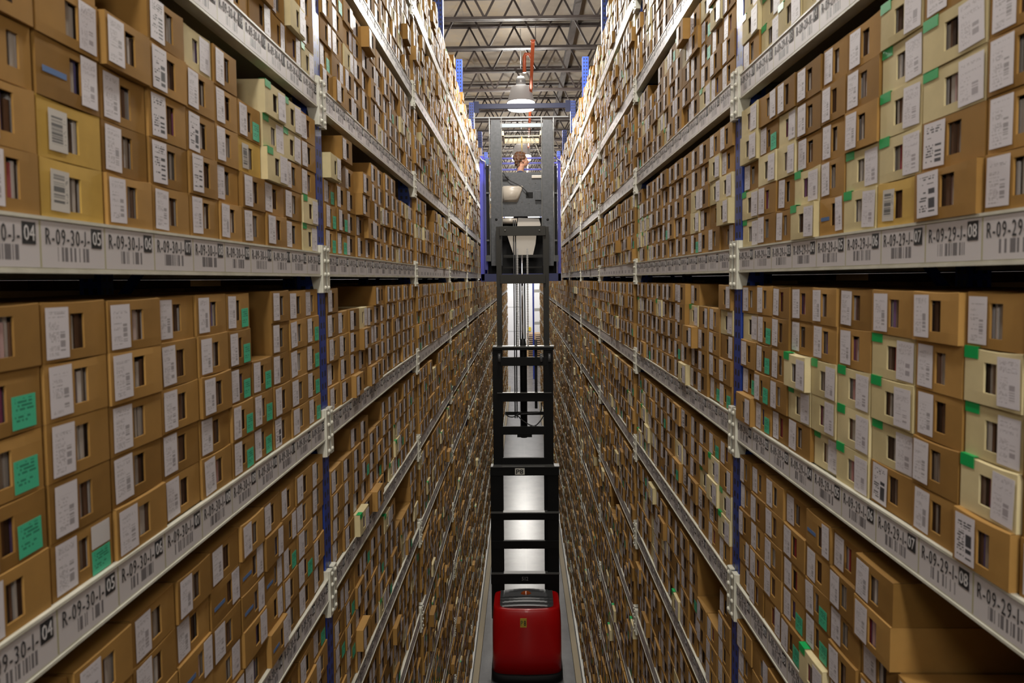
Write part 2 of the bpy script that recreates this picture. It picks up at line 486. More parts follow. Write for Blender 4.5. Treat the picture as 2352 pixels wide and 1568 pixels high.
# ------------------------------------------------------------------ lamps
glow = bpy.data.materials.new('lamp_glow'); glow.use_nodes = True
nt = glow.node_tree; nt.nodes.clear()
em = nt.nodes.new('ShaderNodeEmission'); em.inputs[0].default_value = (1, .96, .92, 1); em.inputs[1].default_value = 9.0
oo = nt.nodes.new('ShaderNodeOutputMaterial'); nt.links.new(em.outputs[0], oo.inputs[0])
dome_m = newmat('frosted_lamp_dome', (.30, .28, .27), .35)
b = BS(dome_m); b.inputs['Emission Color'].default_value = (1, .93, .88, 1); b.inputs['Emission Strength'].default_value = .12
lampgrey = newmat('lamp_housing', (.5, .5, .5), .4, .6)
for i, (lx, ly) in enumerate([(0, v) for v in LAMP_Y] + [(-4.2, 43.2), (4.2, 43.2)]):  # the last two lamps are added, unseen, to brighten the far end
    r = empty('high_bay_lamp', (lx, ly, LAMP_H)); 
    if ly > 3:
        near = {9.0: 'above the middle of the third bay', 15.7: 'seen just behind the blue cross beam', 22.4: 'behind the head of the driver'}.get(ly, 'far down the aisle, number %d beyond the driver' % (i-6))
    else:
        near = 'above the camera end of the aisle, number %d back' % (4-i)
    if lx: near = 'added to brighten the %s end of the far cross aisle' % ('left' if lx < 0 else 'right')
    setp(r, 'high bay warehouse lamp, ' + near, 'lamp', 'high bay lamps along the aisle')
    B().lathe((lx, ly, LAMP_H), [(.19, .50), (.22, .48), (.305, .17), (.318, .14), (.30, .15), (.2, .44)], 28).obj('lamp_dome', dome_m, r)
    B().lathe((lx, ly, LAMP_H), [(.295, .15), (.315, .13), (.308, .015), (.295, -.005), (.06, -.02), (.05, -.055), (.01, -.06)], 28).obj('diffuser', glow, r)
    B().lathe((lx, ly, LAMP_H), [(.11, .52), (.11, .66), (.08, .72), (.02, .74)], 16).tube([(lx, ly, LAMP_H+.73), (lx, ly, CH)], .008, 6).obj('lamp_housing', lampgrey, r)
    ld = bpy.data.lights.new('lamp_light', 'POINT'); ld.energy = LAMP_POWER*(.5 if ly == 2.3 else (1.15 if ly < 36 else 2.2)); ld.color = LAMP_COLOR; ld.shadow_soft_size = .22
    lo = bpy.data.objects.new('lamp_light', ld); COL.objects.link(lo); lo.location = (lx, ly, LAMP_H-.33)
    lo.parent = r; lo.matrix_parent_inverse = Matrix.Translation(r.location).inverted()
    ud = bpy.data.lights.new('lamp_uplight', 'POINT'); ud.energy = LAMP_POWER*.13; ud.color = LAMP_COLOR; ud.shadow_soft_size = .3
    uo = bpy.data.objects.new('lamp_uplight', ud); COL.objects.link(uo); uo.location = (lx, ly, LAMP_H+1.0)
    uo.parent = r; uo.matrix_parent_inverse = Matrix.Translation(r.location).inverted()

# ------------------------------------------------------------------ racks
LETTERS = {k: chr(ord('J')+k) for k in range(-9, 4)}
PITCH_Z = .68
def level_z(k): return EYE + .115 + PITCH_Z*k        # top of the beam
BH = .098                                            # beam height
POST = .09
SIDES = {'left': dict(s=-1, x=AW_L, rot=math.pi/2, aisle='09-30', far='09-32'),
         'right': dict(s=1, x=AW_R, rot=-math.pi/2, aisle='09-29', far='09-31')}
BAYNAME = {-2: 'bay behind the camera', -1: 'nearest bay', 0: 'second bay', 1: 'third bay', 2: 'fourth bay', 3: 'fifth bay', 4: 'sixth bay', 5: 'seventh bay', 6: 'eighth bay', 7: 'ninth bay',
           8: 'tenth bay', 9: 'eleventh bay', 10: 'twelfth bay', 11: 'thirteenth bay', 12: 'fourteenth bay', 13: 'fifteenth bay', 14: 'sixteenth bay'}
def bay_y(side, b): return (Y0 if side == 'left' else Y0-.04) + b*BAY
def wpt(side, along, depth, z):
    """rack coordinates (distance down the aisle, depth behind the rack face) to world"""
    d = SIDES[side]
    return (d['x'] + d['s']*depth, along, z)
TOPZ = EYE + 3.2

def upright(side, b):
    y = bay_y(side, b); d = SIDES[side]; s = d['s']; x = d['x']
    r = empty('rack_upright', (x + s*(.060 if b == 0 else .078), y, 0))
    nm = 'far end' if b > NB-1 and side == 'left' else ('between %s and %s' % (BAYNAME.get(b-1, 'rear bay'), BAYNAME.get(b, 'end')))
    setp(r, 'blue slotted rack upright frame, %s rack, %s' % (side, nm), 'rack upright', 'blue rack uprights')
    # hollow open-back column: web towards the aisle, flanges, lips
    def post(xc, name):
        bb = B()
        x0, x1 = -.045, .045
        bb.box(-.045, .045, -.042, -.038, .0, TOPZ).box(-.045, .045, .038, .042, .0, TOPZ)
        f = -.045 if s > 0 else .041
        bb.box(f, f+.004, -.038, .038, .0, TOPZ)
        bb.box(-.06, .06, -.06, .06, 0, .01)
        bb.bm.transform(Matrix.Translation((0, 0, 0)))
        me_o = bb.obj(name, M['blue'])
        me_o.parent = r; me_o.location = (xc, 0, 0)
    post(0, 'front_post'); post(s*.90, 'rear_post')
    n = 0; z = .25
    while z < TOPZ-1.2:
        a, c = (.04, .86) if n % 2 == 0 else (.86, .04)
        q = B().bar((s*a, 0, z), (s*c, 0, z+1.1), .03, .03); o = q.obj('brace', M['blue_plain']); o.parent = r
        z += 1.1; n += 1
for side in SIDES:
    last = NB if side == 'left' else NB-1
    for b in range(-2, last+1): upright(side, b)

def beam_quads(q, b0, b1, tags, mi_tag):
    # local frame: x along the beam (viewer's left to right), y depth into the rack, z=0 at the beam top
    L_ = b1-b0
    zb = -BH
    q.box(b0, b1, .004, .045, zb+.004, -.006, 0)
    q.box(b0, b1, .0, .012, -.006, 0, 0)
    q.box(b0, b1, .0, .03, zb-.0, zb+.006, 0)
    q.box(b0, b1, .03, .05, -.03, -.026, 0)
    if tags:
        n = 13; w = L_/n
        for i in range(n):
            x0 = b0+i*w
            q.quad((x0, .0035, zb+.008), (x0+w, .0035, zb+.008), (x0+w, .0035, -.008), (x0, .0035, -.008), mi_tag, random.random())
shelves = []
def shelf(side, b, k):
    d = SIDES[side]; z = level_z(k); name = BAYNAME[b]
    ya = bay_y(side, b); yb = ya + BAY
    yc = (ya+yb)/2; half = BAY/2 - .045
    x = d['x']
    # is it large in view?
    p = project(x, min(max(yb, .9), yb), z); q_ = project(x, max(ya, .9), z)
    vis = 0
    if p and q_:
        inside_ = any(-60 < t[0] < IW+60 and -80 < t[1] < IH+80 for t in (p, q_)) or (min(p[1], q_[1]) < 0 < max(p[1], q_[1]) and -60 < p[0] < IW)
        size = abs(p[0]-q_[0]) * (BH*FPX/max(1.0, yc))
        vis = size if inside_ else 0
    return dict(side=side, b=b, k=k, vis=vis, yc=yc, half=half)
for side in SIDES:
    last = NB-1 if side == 'left' else NB-2
    for b in range(-2, last+1):
        for k in range(-8, 4): shelves.append(shelf(side, b, k))
shelves.sort(key=lambda t: -t['vis'])
far_q = Q()
for i, t in enumerate(shelves):
    side, b, k, yc, half = t['side'], t['b'], t['k'], t['yc'], t['half']
    d = SIDES[side]; z = level_z(k); L_ = LETTERS[k]
    detail = b <= 1 and t['vis'] > 0
    if i < 290 and t['vis'] > 0:
        r = empty('rack_shelf', (d['x'], yc, z), d['rot'])
        setp(r, 'cream steel shelf beam and deck, %s rack, level %s, %s' % (side, L_, BAYNAME[b]), 'rack shelf', 'cream steel rack shelves')
        q = Q(); beam_quads(q, -half, half, not detail, 1)
        q.obj('front_beam', [M['cream_steel'], M['tagfar']], r)
        Q().box(-half, half, .052, .93, -.032, -.012, 0).obj('shelf_deck', M['deck'], r)
        Q().box(-half, half, .94, .98, -BH, 0, 0).obj('rear_beam', M['cream_steel'], r)
        if b <= 5:
            for e in (-1, 1):
                c = B()
                xa, xb = (half-.004, half+.034) if e > 0 else (-half-.034, -half+.004)
                c.box(xa, xb, -.006, .0, -.165, .03, 0).box(xa, xb, .0, .033, -.165, -.159).box(xa, xb, .0, .033, .024, .03)
                xi = (half-.008) if e > 0 else (-half+.004)
                c.prism([(-.0, .03), (.05, .03), (.05, -.06), (.03, -.165), (-.0, -.165)], xi, xi+.004, 'x')
                if b <= 3:
                    for zz in (-.145, -.09, -.035, .012):
                        xc = (xa+xb)/2 + e*.006
                        c.lathe((xc, -.006, zz), [(.0001, 0), (.0001, .001)], 6)
                        c.ball((xc, -.007, zz), (.0085, .007, .0085), 8)
                o = c.obj('end_connector', M['cream_steel']); o.parent = r
        if detail:
            w = 2*half/13
            for n in range(13):
                # numbers count up left to right as one faces either rack
                num = n+1
                xl = -half + n*w
                tq = Q(); tq.box(0, w, -.0006, .0003, -BH+.010, -.008, 0, random.random())
                tg = tq.obj('slot_tag', M['tag'], r, (xl, .0032, 0))
                if b <= 0 and abs(k) <= 3:
                    code = 'R-%s-%s-' % (d['aisle'] if b < 0 else d['far'], L_)
                    put_text(code, .029, M['ink'], 'slot_lettering', tg, (.013, -.0012, -.0475), 1, fit=w*.66)
                    bq = Q(); bq.box(w*.765, w*.765+.031, -.0014, -.0004, -.0495, -.0125, 0)
                    bx = bq.obj('number_block', M['ink'], tg)
                    put_text('%02d' % num, .026, M['white_ink'], 'slot_number', tg, (w*.765+.003, -.0020, -.0435), 1, fit=.025)
    else:
        # far shelves are merged into one object
        tmp = Q(); beam_quads(tmp, -half, half, True, 1)
        tmp.box(-half, half, .052, .93, -.032, -.012, 2)
        ang = d['rot']; ca, sa = math.cos(ang), math.sin(ang)
        V = np.array(tmp.v, dtype=float).reshape(-1, 3)
        X = V[:, 0]*ca - V[:, 1]*sa + d['x']; Yv = V[:, 0]*sa + V[:, 1]*ca + yc; Zv = V[:, 2] + z
        VV = np.stack([X, Yv, Zv], 1).reshape(-1, 4, 3)
        far_q.v += list(VV); far_q.uv += tmp.uv; far_q.mi += tmp.mi; far_q.rn += tmp.rn
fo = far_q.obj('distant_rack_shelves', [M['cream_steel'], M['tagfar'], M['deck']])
setp(fo, 'mass of cream shelf beams in the farthest and unseen bays of both racks', 'rack shelf', kind='stuff')

# floor rails and plinths along the racks
tan = newmat('tan_guide_rail', (.30, .24, .14), .6)
white_p = newmat('white_plinth_paint', (.62, .63, .60), .5)
for side in SIDES:
    d = SIDES[side]; s = d['s']; x = d['x']; yl = Y0 + (NB if side == 'left' else NB-1)*BAY
    o = B().box(x-s*.13, x-s*.045, -2, yl, 0, .06, .004).obj('guide_rail', tan)
    setp(o, 'long tan guide rail on the floor along the %s rack' % side, 'guide rail')
    o = B().box(x-s*.03, x+s*.9, -2, yl, 0, .085).obj('rack_plinth', white_p)
    setp(o, 'white base plinth under the lowest cartons of the %s rack' % side, 'plinth')

# ------------------------------------------------------------------ cartons
CW = .178; CHT = .1065; CD = .42
# kind table: mat, window (x0,x1,z0,z1 as fractions), label (mat, x0,x1,z0,z1), extras
KIND = {
 'B': dict(mat='brown', win=(.43, .65, .20, .82), lab=('label', .055, .39, .07, .93)),
 'S': dict(mat='brown', win=(.45, .67, .20, .82), lab=('label_bold', .06, .42, .06, .95)),
 'F': dict(mat='yellow', win=(.42, .62, .18, .78), lab=('label_beige', .14, .42, .14, .84)),
 'G': dict(mat='cream', win=(.36, .58, .20, .74), lab=('label_wide', .60, .97, .05, .90), tape=1),
 'W': dict(mat='cream', win=(.38, .58, .20, .76), lab=('label_wide', .60, .96, .08, .92)),
 'T': dict(mat='brown', win=(.42, .58, .24, .80), lab=('label', .06, .38, .07, .93), teal=(.62, .92, .06, .58)),
 'X': dict(mat='brown', win=(.42, .58, .24, .80), lab=('label', .06, .38, .07, .93), teal=(.62, .94, .02, .46), slip=(.62, .94, .5, .92)),
 'C': dict(mat='brown', win=(.52, .70, .22, .80), lab=('label_wide', .70, .97, .08, .95), blue=(.08, .44, .40, .50)),
 'R': dict(mat='brown', win=(.44, .64, .20, .80), lab=('label_wide', .66, .95, .08, .94)),
 'N': dict(mat='brown', win=(.60, .80, .24, .78), lab=None),
}
DESC = {'B': 'white barcode label', 'S': 'bold black-print barcode label', 'F': 'beige barcode label', 'G': 'green corner tape', 'W': 'wide label, untaped',
        'T': 'teal sticker', 'X': 'slip above teal sticker', 'C': 'blue print stripe', 'R': 'label right of window', 'N': 'no label'}
NEAR = {}
def near(side, b, k, edges, cols): NEAR[(side, b, k)] = (edges, [c.split() for c in cols])
near('right', -1, 0, [2.735, 2.543, 2.361, 2.206, 2.024, 1.870, 1.696, 1.515, 1.306, 1.12, .94], ['G G B W W', 'B B W T R', 'B B W W B', 'G+ G B B B', 'C B B B B', 'G G B B B', 'F G G G G', 'S+ S G G B', 'B B B B B', 'B B B B B'])
near('right', -1, -1, [2.735, 2.553, 2.39, 2.235, 2.06, 1.896, 1.715, 1.523, 1.357, 1.194, 1.0], ['R+ T B W B', 'T T T T B', 'B B B B B', 'B G G+ B B', 'G W G B B', 'G G G B B', 'S G G G B', 'B B B B B', 'S+ G G G B', 'B B B G B'])
near('right', -1, -2, [2.735, 2.60, 2.44, 2.27, 2.09, 1.917, 1.748, 1.562, 1.37, 1.18], ['R R B B B', 'B B B B B', 'R B B B B', 'T T B B B', 'G+ T T B C', 'B B B B B', 'B B B B+ B+', 'B B B . .', 'B B B . .'])
near('right', -1, 1, [2.735, 2.55, 2.357, 2.16, 1.98, 1.8, 1.62, 1.44], ['B G G B W', 'G G W G B', 'G G W B G', 'G B G B B', 'G B B G B', 'B B B B B', 'B B G B B'])
near('left', -1, 0, [2.775, 2.588, 2.395, 2.198, 2.022, 1.866, 1.701, 1.527, 1.357, 1.174, 1.03, .86], ['G G B B B', 'B B B G G', 'B B G+ G G+', 'B B F T .', 'B B B B B', 'B S S B W', 'B S S S S', 'B B B B+ .', 'F F C R B', 'B B N B N', 'N N N B B'])
near('left', -1, -1, [2.775, 2.603, 2.408, 2.237, 2.068, 1.905, 1.724, 1.542, 1.342, 1.158, .97], ['T T T T B', 'B B B B B', 'S B B B B', 'T T T . .', 'T T T T T', 'B B B B B', 'B B B B B', 'B B B B B', 'X B B B B', 'B T T T B'])
near('left', -1, -2, [2.775, 2.62, 2.43, 2.28, 2.12, 1.94, 1.754, 1.576, 1.39, 1.2], ['B B B B B', 'B T B B B', 'B B T R B', 'C+ R C R B', 'B R C C B', 'C R B C B', 'R B C B B', 'B R B B B', 'B B R B B'])
near('left', -1, 1, [2.775, 2.61, 2.445, 2.305, 2.12, 1.93, 1.76], ['G B B B B', 'R W+ B . .', 'R B B B .', 'R B+ B B B', 'B B B B B', 'B B B B B'])
near('right', 0, -1, None, ['B B B G B', 'B B B B B', 'T B B B B', 'B B B B B', 'B B B G B', 'B B B B B', 'B B B B B', 'B T B B B', 'W+ B W B+ B+', 'B B R+ G B', 'B B B R .', 'T B B B .', 'T B R W R'])
near('right', 0, 0, None, ['G G G G B', 'B G G B .', 'G B G B B', 'B B B B B', 'B B B B B', 'B T B B B', 'B B B B B', 'B B B B B', 'B B B B B', 'T W W B B', 'B B B B B', 'B R W W B', 'R W+ W B B'])
near('left', 0, 0, None, ['T T T W+ .', 'T T B B B+', 'B B B B .', 'B B B+ B+ .', 'B R+ B B .', 'B B B B B', 'B B W B B', 'B B B B B', 'B B B B B', 'W B B B .', 'B B B B .', 'B B B W .', 'B B B B .'])
near('left', 0, -1, None, ['B B B B B', 'B B B B .', 'B+ B B B .', 'B B B+ W .', 'B+ B W B .', 'B B B B B', 'B B B B B', 'B B B B B', 'B B R B B', 'B B B B B', 'B B B B B', 'B B B B B', 'B B B B B'])
near('left', 0, -2, None, ['B B B B .', 'B B B B .', 'G+ B B B B', 'B B T B B', 'B+ B B B .', 'B T B B .', 'B B B B B', 'G B B B B', 'T G G B B', 'B T B B .', 'B B B B B', 'B G B T B', 'B B B B B'])

cartons = []
def add_cart(side, b, k, col, row, a0, a1, z, code, prot, h):
    cartons.append(dict(side=side, b=b, k=k, col=col, row=row, a0=a0, a1=a1, z=z, code=code, prot=prot, h=h))
def rand_code(k, b):
    r = random.random()
    cr = .15 if k >= 0 else .09
    if r < cr*.5: return 'G'
    if r < cr: return 'W'
    if r < cr+.08: return 'T'
    if r < cr+.17: return 'R'
    if r < cr+.20: return 'C'
    if r < cr+.25: return 'S'
    return 'B'
for side in SIDES:
    last = NB-1 if side == 'left' else NB-2
    for b in range(-2, last+1):
        ya = bay_y(side, b)+.052; yb = bay_y(side, b)+BAY-.052
        for k in range(-9, 4):
            zt = level_z(k) if k > -9 else .087
            key = (side, b, k)
            spec = NEAR.get(key)
            rows_max = 5 if k > -9 else 3
            if k == 3: rows_max = 4
            if spec and spec[0]:
                e = [min(max(x, ya), yb) for x in spec[0]]; cols = spec[1]
                cells = [(e[i+1], e[i], cols[i]) for i in range(len(cols))]
                y = e[-1]; i = 0
                while y - CW > ya:
                    cells.append((y-CW, y, ['B']*5)); y -= CW
            elif spec:
                w = (yb-ya)/13
                if side == 'left': cells = [(ya+i*w, ya+(i+1)*w, spec[1][i]) for i in range(13)]
                else: cells = [(ya+i*w, ya+(i+1)*w, spec[1][12-i]) for i in range(13)]
            else:
                cells = []; y = ya
                n = 13; ws = np.clip(nrng.normal(1, .06, n), .86, 1.14); ws = ws/ws.sum()*(yb-ya)
                # gaps in the top rows come in runs
                gap = [0]*n
                if random.random() < .55:
                    g0 = random.randrange(n); ln = random.choice([1, 1, 2, 3]); dp = random.choice([1, 1, 2])
                    for i in range(g0, min(n, g0+ln)): gap[i] = dp
                runcode = None
                for i in range(n):
                    col = []
                    if random.random() < .12: runcode = rand_code(k, b)
                    elif random.random() < .5: runcode = None
                    for rr in range(rows_max):
                        c_ = runcode if (runcode and random.random() < .7) else rand_code(k, b)
                        if random.random() < .014: c_ += '+'
                        col.append('.' if rr >= rows_max-gap[i] else c_)
                    if k == 3 and random.random() < .25: col.append('B')
                    if k == 3 and random.random() < .25: col[-1] = '.'
                    cells.append((y, y+ws[i], col)); y += ws[i]
            for ci, (a0, a1, col) in enumerate(cells):
                z = zt
                w = a1-a0
                if w < .1: continue
                for ri, code in enumerate(col):
                    if ri >= (5 if k > -9 else 3): continue
                    if code == '.': break
                    prot = .0
                    c_ = code.rstrip('+')
                    if code.endswith('+'): prot = random.uniform(.015, .045) if b > 0 else (random.uniform(.02, .04) if b == 0 else random.uniform(.012, .022))
                    else: prot = random.gauss(0, .0035 if b == -1 else (.004 if b == 0 else .006)) + (.012 if random.random() < (.2 if b > 0 else (.06 if b == 0 else 0)) else 0)
                    if b < -1: prot = 0
                    prot = max(-.02, prot)
                    h = CHT*random.uniform(.985, 1.0) if k > -9 else .112
                    add_cart(side, b, k, (13-ci if side == 'left' else ci+1) if (spec and spec[0]) else (ci+1 if side == 'left' else 13-ci), ri, a0+.0015, a1-.0015, z, c_, prot, h)
                    z += h+.0004
def area(c):
    d = SIDES[c['side']]; x = d['x']
    am = (c['a0']+c['a1'])/2; 
    if am < .6: return 0
    p = project(x, am, c['z']+c['h']/2)
    if not p or not (-40 < p[0] < IW+40 and -40 < p[1] < IH+40): return 0
    a = project(x, max(c['a0'], .5), c['z']); b2 = project(x, c['a1'], c['z']+c['h'])
    if not a or not b2: return 0
    return (FPX*abs(x)*(c['a1']-c['a0'])/am**2) * (FPX*c['h']/am)
for c in cartons: c['area'] = area(c); c['cream'] = c['code'] in 'GW'
br = sorted([c for c in cartons if not c['cream'] and c['area'] > 0], key=lambda c: -c['area'])[:300]
cr = sorted([c for c in cartons if c['cream'] and c['area'] > 0], key=lambda c: -c['area'])[:150]
chosen = set(id(c) for c in br+cr)
print('cartons', len(cartons), 'smallest individual brown px', br[-1]['area'], 'cream', cr[-1]['area'])
ROWN = ['bottom', 'second', 'third', 'fourth', 'fifth']
labels_used = set()
def make_carton(c):
    d = SIDES[c['side']]; s = d['s']; K = KIND[c['code']]
    w = c['a1']-c['a0']; h = c['h']; rn = random.random()
    ang = d['rot'] + R(random.gauss(0, .35))
    yc = (c['a0']+c['a1'])/2
    x = d['x'] + s*((.011 if c['b'] <= 0 else .004) - c['prot'])
    name = 'cream_storage_carton' if c['cream'] else 'brown_storage_carton'
    # body: front panel with a window, thick board, sagging edges
    w0 = w-.0045
    jl = random.uniform(-.02, .02); jz = random.uniform(-.03, .03)
    wx0, wx1, wz0, wz1 = K['win']; wx0 += jl; wx1 += jl; wz0 += jz; wz1 += jz
    xs = [-w0/2, -w0/2+.25*w0*(wx0/.44), -w0/2+wx0*w0, -w0/2+wx1*w0, -w0/2+(wx1+.18)*w0, w0/2]
    zs = [0, wz0*h, wz1*h, h]
    sag = random.uniform(.0006, .0042); bul = random.uniform(0, .0016); ch = .0022
    def pt(i, j):
        u = (xs[i]+w0/2)/w0
        zz = zs[j] - (sag*4*u*(1-u) if j == 3 else 0)
        yy = -bul*4*u*(1-u)*(1 if 0 < j < 3 else .0)
        return (xs[i], yy, zz)
    q = Q()
    for i in range(5):
        for j2 in range(3):
            if i == 2 and j2 == 1: continue
            q.quad(pt(i, j2), pt(i+1, j2), pt(i+1, j2+1), pt(i, j2+1), 0, rn)
    T = .004
    a, b_, c_, e_ = pt(2, 1), pt(3, 1), pt(3, 2), pt(2, 2)
    def back(p): return (p[0], p[1]+T, p[2])
    for p1, p2 in ((a, b_), (b_, c_), (c_, e_), (e_, a)):
        q.quad(p1, p2, back(p2), back(p1), 0, min(1, rn+.2))
    # top follows the sag, with the folded edge rounded over
    for i in range(5):
        p1, p2 = pt(i, 3), pt(i+1, 3)
        r1, r2 = (p1[0], .003, p1[2]+ch*.4), (p2[0], .003, p2[2]+ch*.4)
        q.quad(p1, p2, r2, r1, 0, rn)
        q.quad(r1, r2, (r2[0], CD, h), (r1[0], CD, h), 0, rn)
    for sx in (-1, 1):
        X = sx*w0/2
        q.quad((X, 0, 0), (X, CD, 0), (X, CD, h), (X, 0, h), 0, rn)
    q.quad((-w0/2, CD, 0), (w0/2, CD, 0), (w0/2, CD, h), (-w0/2, CD, h), 0, rn)
    q.quad((-w0/2, 0, 0), (w0/2, 0, 0), (w0/2, CD, 0), (-w0/2, CD, 0), 0, rn)
    body = q.obj(name, M[K['mat']])
    body.location = (x, yc, c['z']); body.rotation_euler = (0, R(random.gauss(0, .25)) if c['row'] == 4 else 0, ang)
    # contents
    f = Q(); xx = -w0/2+.006; f_end = w0/2-.01
    while xx < f_end:
        t = random.uniform(.004, .013); rr = random.random()
        u = (xx+w0/2)/w0
        if c['code'] == 'B' and u > (wx0+wx1)/2: rr = .42+.42*random.random() if random.random() < .55 else rr*.4
        f.box(xx, min(xx+t, f_end), .0055+random.uniform(0, .006), CD-.03, .004, h*random.uniform(.72, .86), 0, rr, skip='')
        xx += t + random.choice([.0005, .0005, .003])
    f.obj('file_folders', M['folder'], body)
    def slab(nm, mat, fx0, fx1, fz0, fz1, y=-.0022, tilt=0):
        X0, X1, Z0, Z1 = -w0/2+fx0*w0, -w0/2+fx1*w0, fz0*h, fz1*h
        s_ = Q(); cx, cz = (X0+X1)/2, (Z0+Z1)/2
        s_.box(X0-cx, X1-cx, 0, .0004, Z0-cz, Z1-cz, 0, random.random())
        o = s_.obj(nm, mat, body, (cx, y, cz)); o.rotation_euler = (0, R(tilt), 0)
        return o
    if K['lab']:
        mm, l0, l1, z0, z1 = K['lab']
        slab('address_label', M[mm], l0+jl, l1+jl, z0+jz*.5, z1+jz*.5, tilt=random.gauss(0, 1.2))
    if K.get('tape'):
        t = Q(); X0, X1 = -w0/2+.0, -w0/2+.26*w0
        t.box(X0, X1, -.0018, -.0012, h*.80, h+.0022, 0).box(X0, X1, -.0018, .02, h+.0018, h+.0024, 0)
        t.obj('green_tape', M['green'], body)
    if K.get('teal'): slab('teal_sticker', M['teal'], *K['teal'], tilt=random.gauss(0, 1))
    if K.get('slip'): slab('paper_slip', M['white_ink'], *K['slip'], y=-.0026, tilt=random.gauss(0, 1))
    if K.get('blue'): slab('printed_stripe', M['blueprint'], *K['blue'], y=-.002, tilt=0)
    # which one
    num = max(1, min(13, c['col']))
    Lt = LETTERS[c['k']]
    base = '%s carton, %s, %s rack %s, shelf %s tag %02d, ' % ('cream' if c['cream'] else ('yellowish' if c['code'] == 'F' else 'brown'), DESC[c['code']], c['side'], BAYNAME[c['b']], Lt, num)
    row = ROWN[c['row']]
    lab = base + row + ' row'
    lab = ' '.join(lab.split())
    if len(lab.split()) > 16: lab = lab.replace(' row up', ' row').replace(' above', '')
    if lab in labels_used: lab = lab.replace('tag %02d' % num, 'tag %02d edge' % num)
    labels_used.add(lab)
    setp(body, lab, 'carton', 'cream storage cartons' if c['cream'] else 'brown storage cartons')
for c in br+cr: make_carton(c)

# the rest of the cartons: two merged masses
def template(code):
    K = KIND[code]; t = Q()
    # unit box: x -0.5..0.5 (scaled by w), y depth, z 0..1 (scaled by h); material slots: 0 body 1 hollow 2 folder 3 label 4 tape 5 teal 6 blue
    x0, x1, z0, z1 = K['win']; x0 -= .5; x1 -= .5
    t.quad((-.5, 0, 0), (.5, 0, 0), (.5, 0, z0), (-.5, 0, z0)); t.quad((-.5, 0, z1), (.5, 0, z1), (.5, 0, 1), (-.5, 0, 1))
    t.quad((-.5, 0, z0), (x0, 0, z0), (x0, 0, z1), (-.5, 0, z1)); t.quad((x1, 0, z0), (.5, 0, z0), (.5, 0, z1), (x1, 0, z1))
    D = .03
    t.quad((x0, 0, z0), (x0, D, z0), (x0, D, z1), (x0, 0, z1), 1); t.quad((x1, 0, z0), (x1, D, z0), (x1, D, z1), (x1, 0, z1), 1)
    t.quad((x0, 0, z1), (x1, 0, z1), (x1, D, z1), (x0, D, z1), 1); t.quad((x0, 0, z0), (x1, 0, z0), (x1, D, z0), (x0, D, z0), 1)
    xm = (x0+x1)/2
    t.quad((x0, D, z0), (xm, D, z0), (xm, D, z1), (x0, D, z1), 2, .2); t.quad((xm, D*.6, z0), (x1, D*.6, z0), (x1, D*.6, z1*.93), (xm, D*.6, z1*.93), 2, .65)
    t.quad((-.5, 0, 1), (.5, 0, 1), (.5, CD, 1), (-.5, CD, 1)); t.quad((-.5, 0, 0), (.5, 0, 0), (.5, CD, 0), (-.5, CD, 0))
    t.quad((-.5, 0, 0), (-.5, CD, 0), (-.5, CD, 1), (-.5, 0, 1)); t.quad((.5, 0, 0), (.5, CD, 0), (.5, CD, 1), (.5, 0, 1))
    t.quad((-.5, CD, 0), (.5, CD, 0), (.5, CD, 1), (-.5, CD, 1))
    if K['lab']:
        _, a, b2, c2, d2 = K['lab']; t.quad((a-.5, -.0015, c2), (b2-.5, -.0015, c2), (b2-.5, -.0015, d2), (a-.5, -.0015, d2), 3)
    if K.get('tape'):
        t.quad((-.5, -.0015, .80), (-.24, -.0015, .80), (-.24, -.0015, 1.01), (-.5, -.0015, 1.01), 4)
        t.quad((-.5, -.0015, 1.01), (-.24, -.0015, 1.01), (-.24, .025, 1.01), (-.5, .025, 1.01), 4)
    if K.get('teal'):
        a, b2, c2, d2 = K['teal']; t.quad((a-.5, -.0015, c2), (b2-.5, -.0015, c2), (b2-.5, -.0015, d2), (a-.5, -.0015, d2), 5)
    if K.get('blue'):
        a, b2, c2, d2 = K['blue']; t.quad((a-.5, -.0015, c2), (b2-.5, -.0015, c2), (b2-.5, -.0015, d2), (a-.5, -.0015, d2), 6)
    return np.array(t.v, float), np.array(t.uv, float), np.array(t.mi), np.array(t.rn)
TEMPL = {k: template(k) for k in KIND}
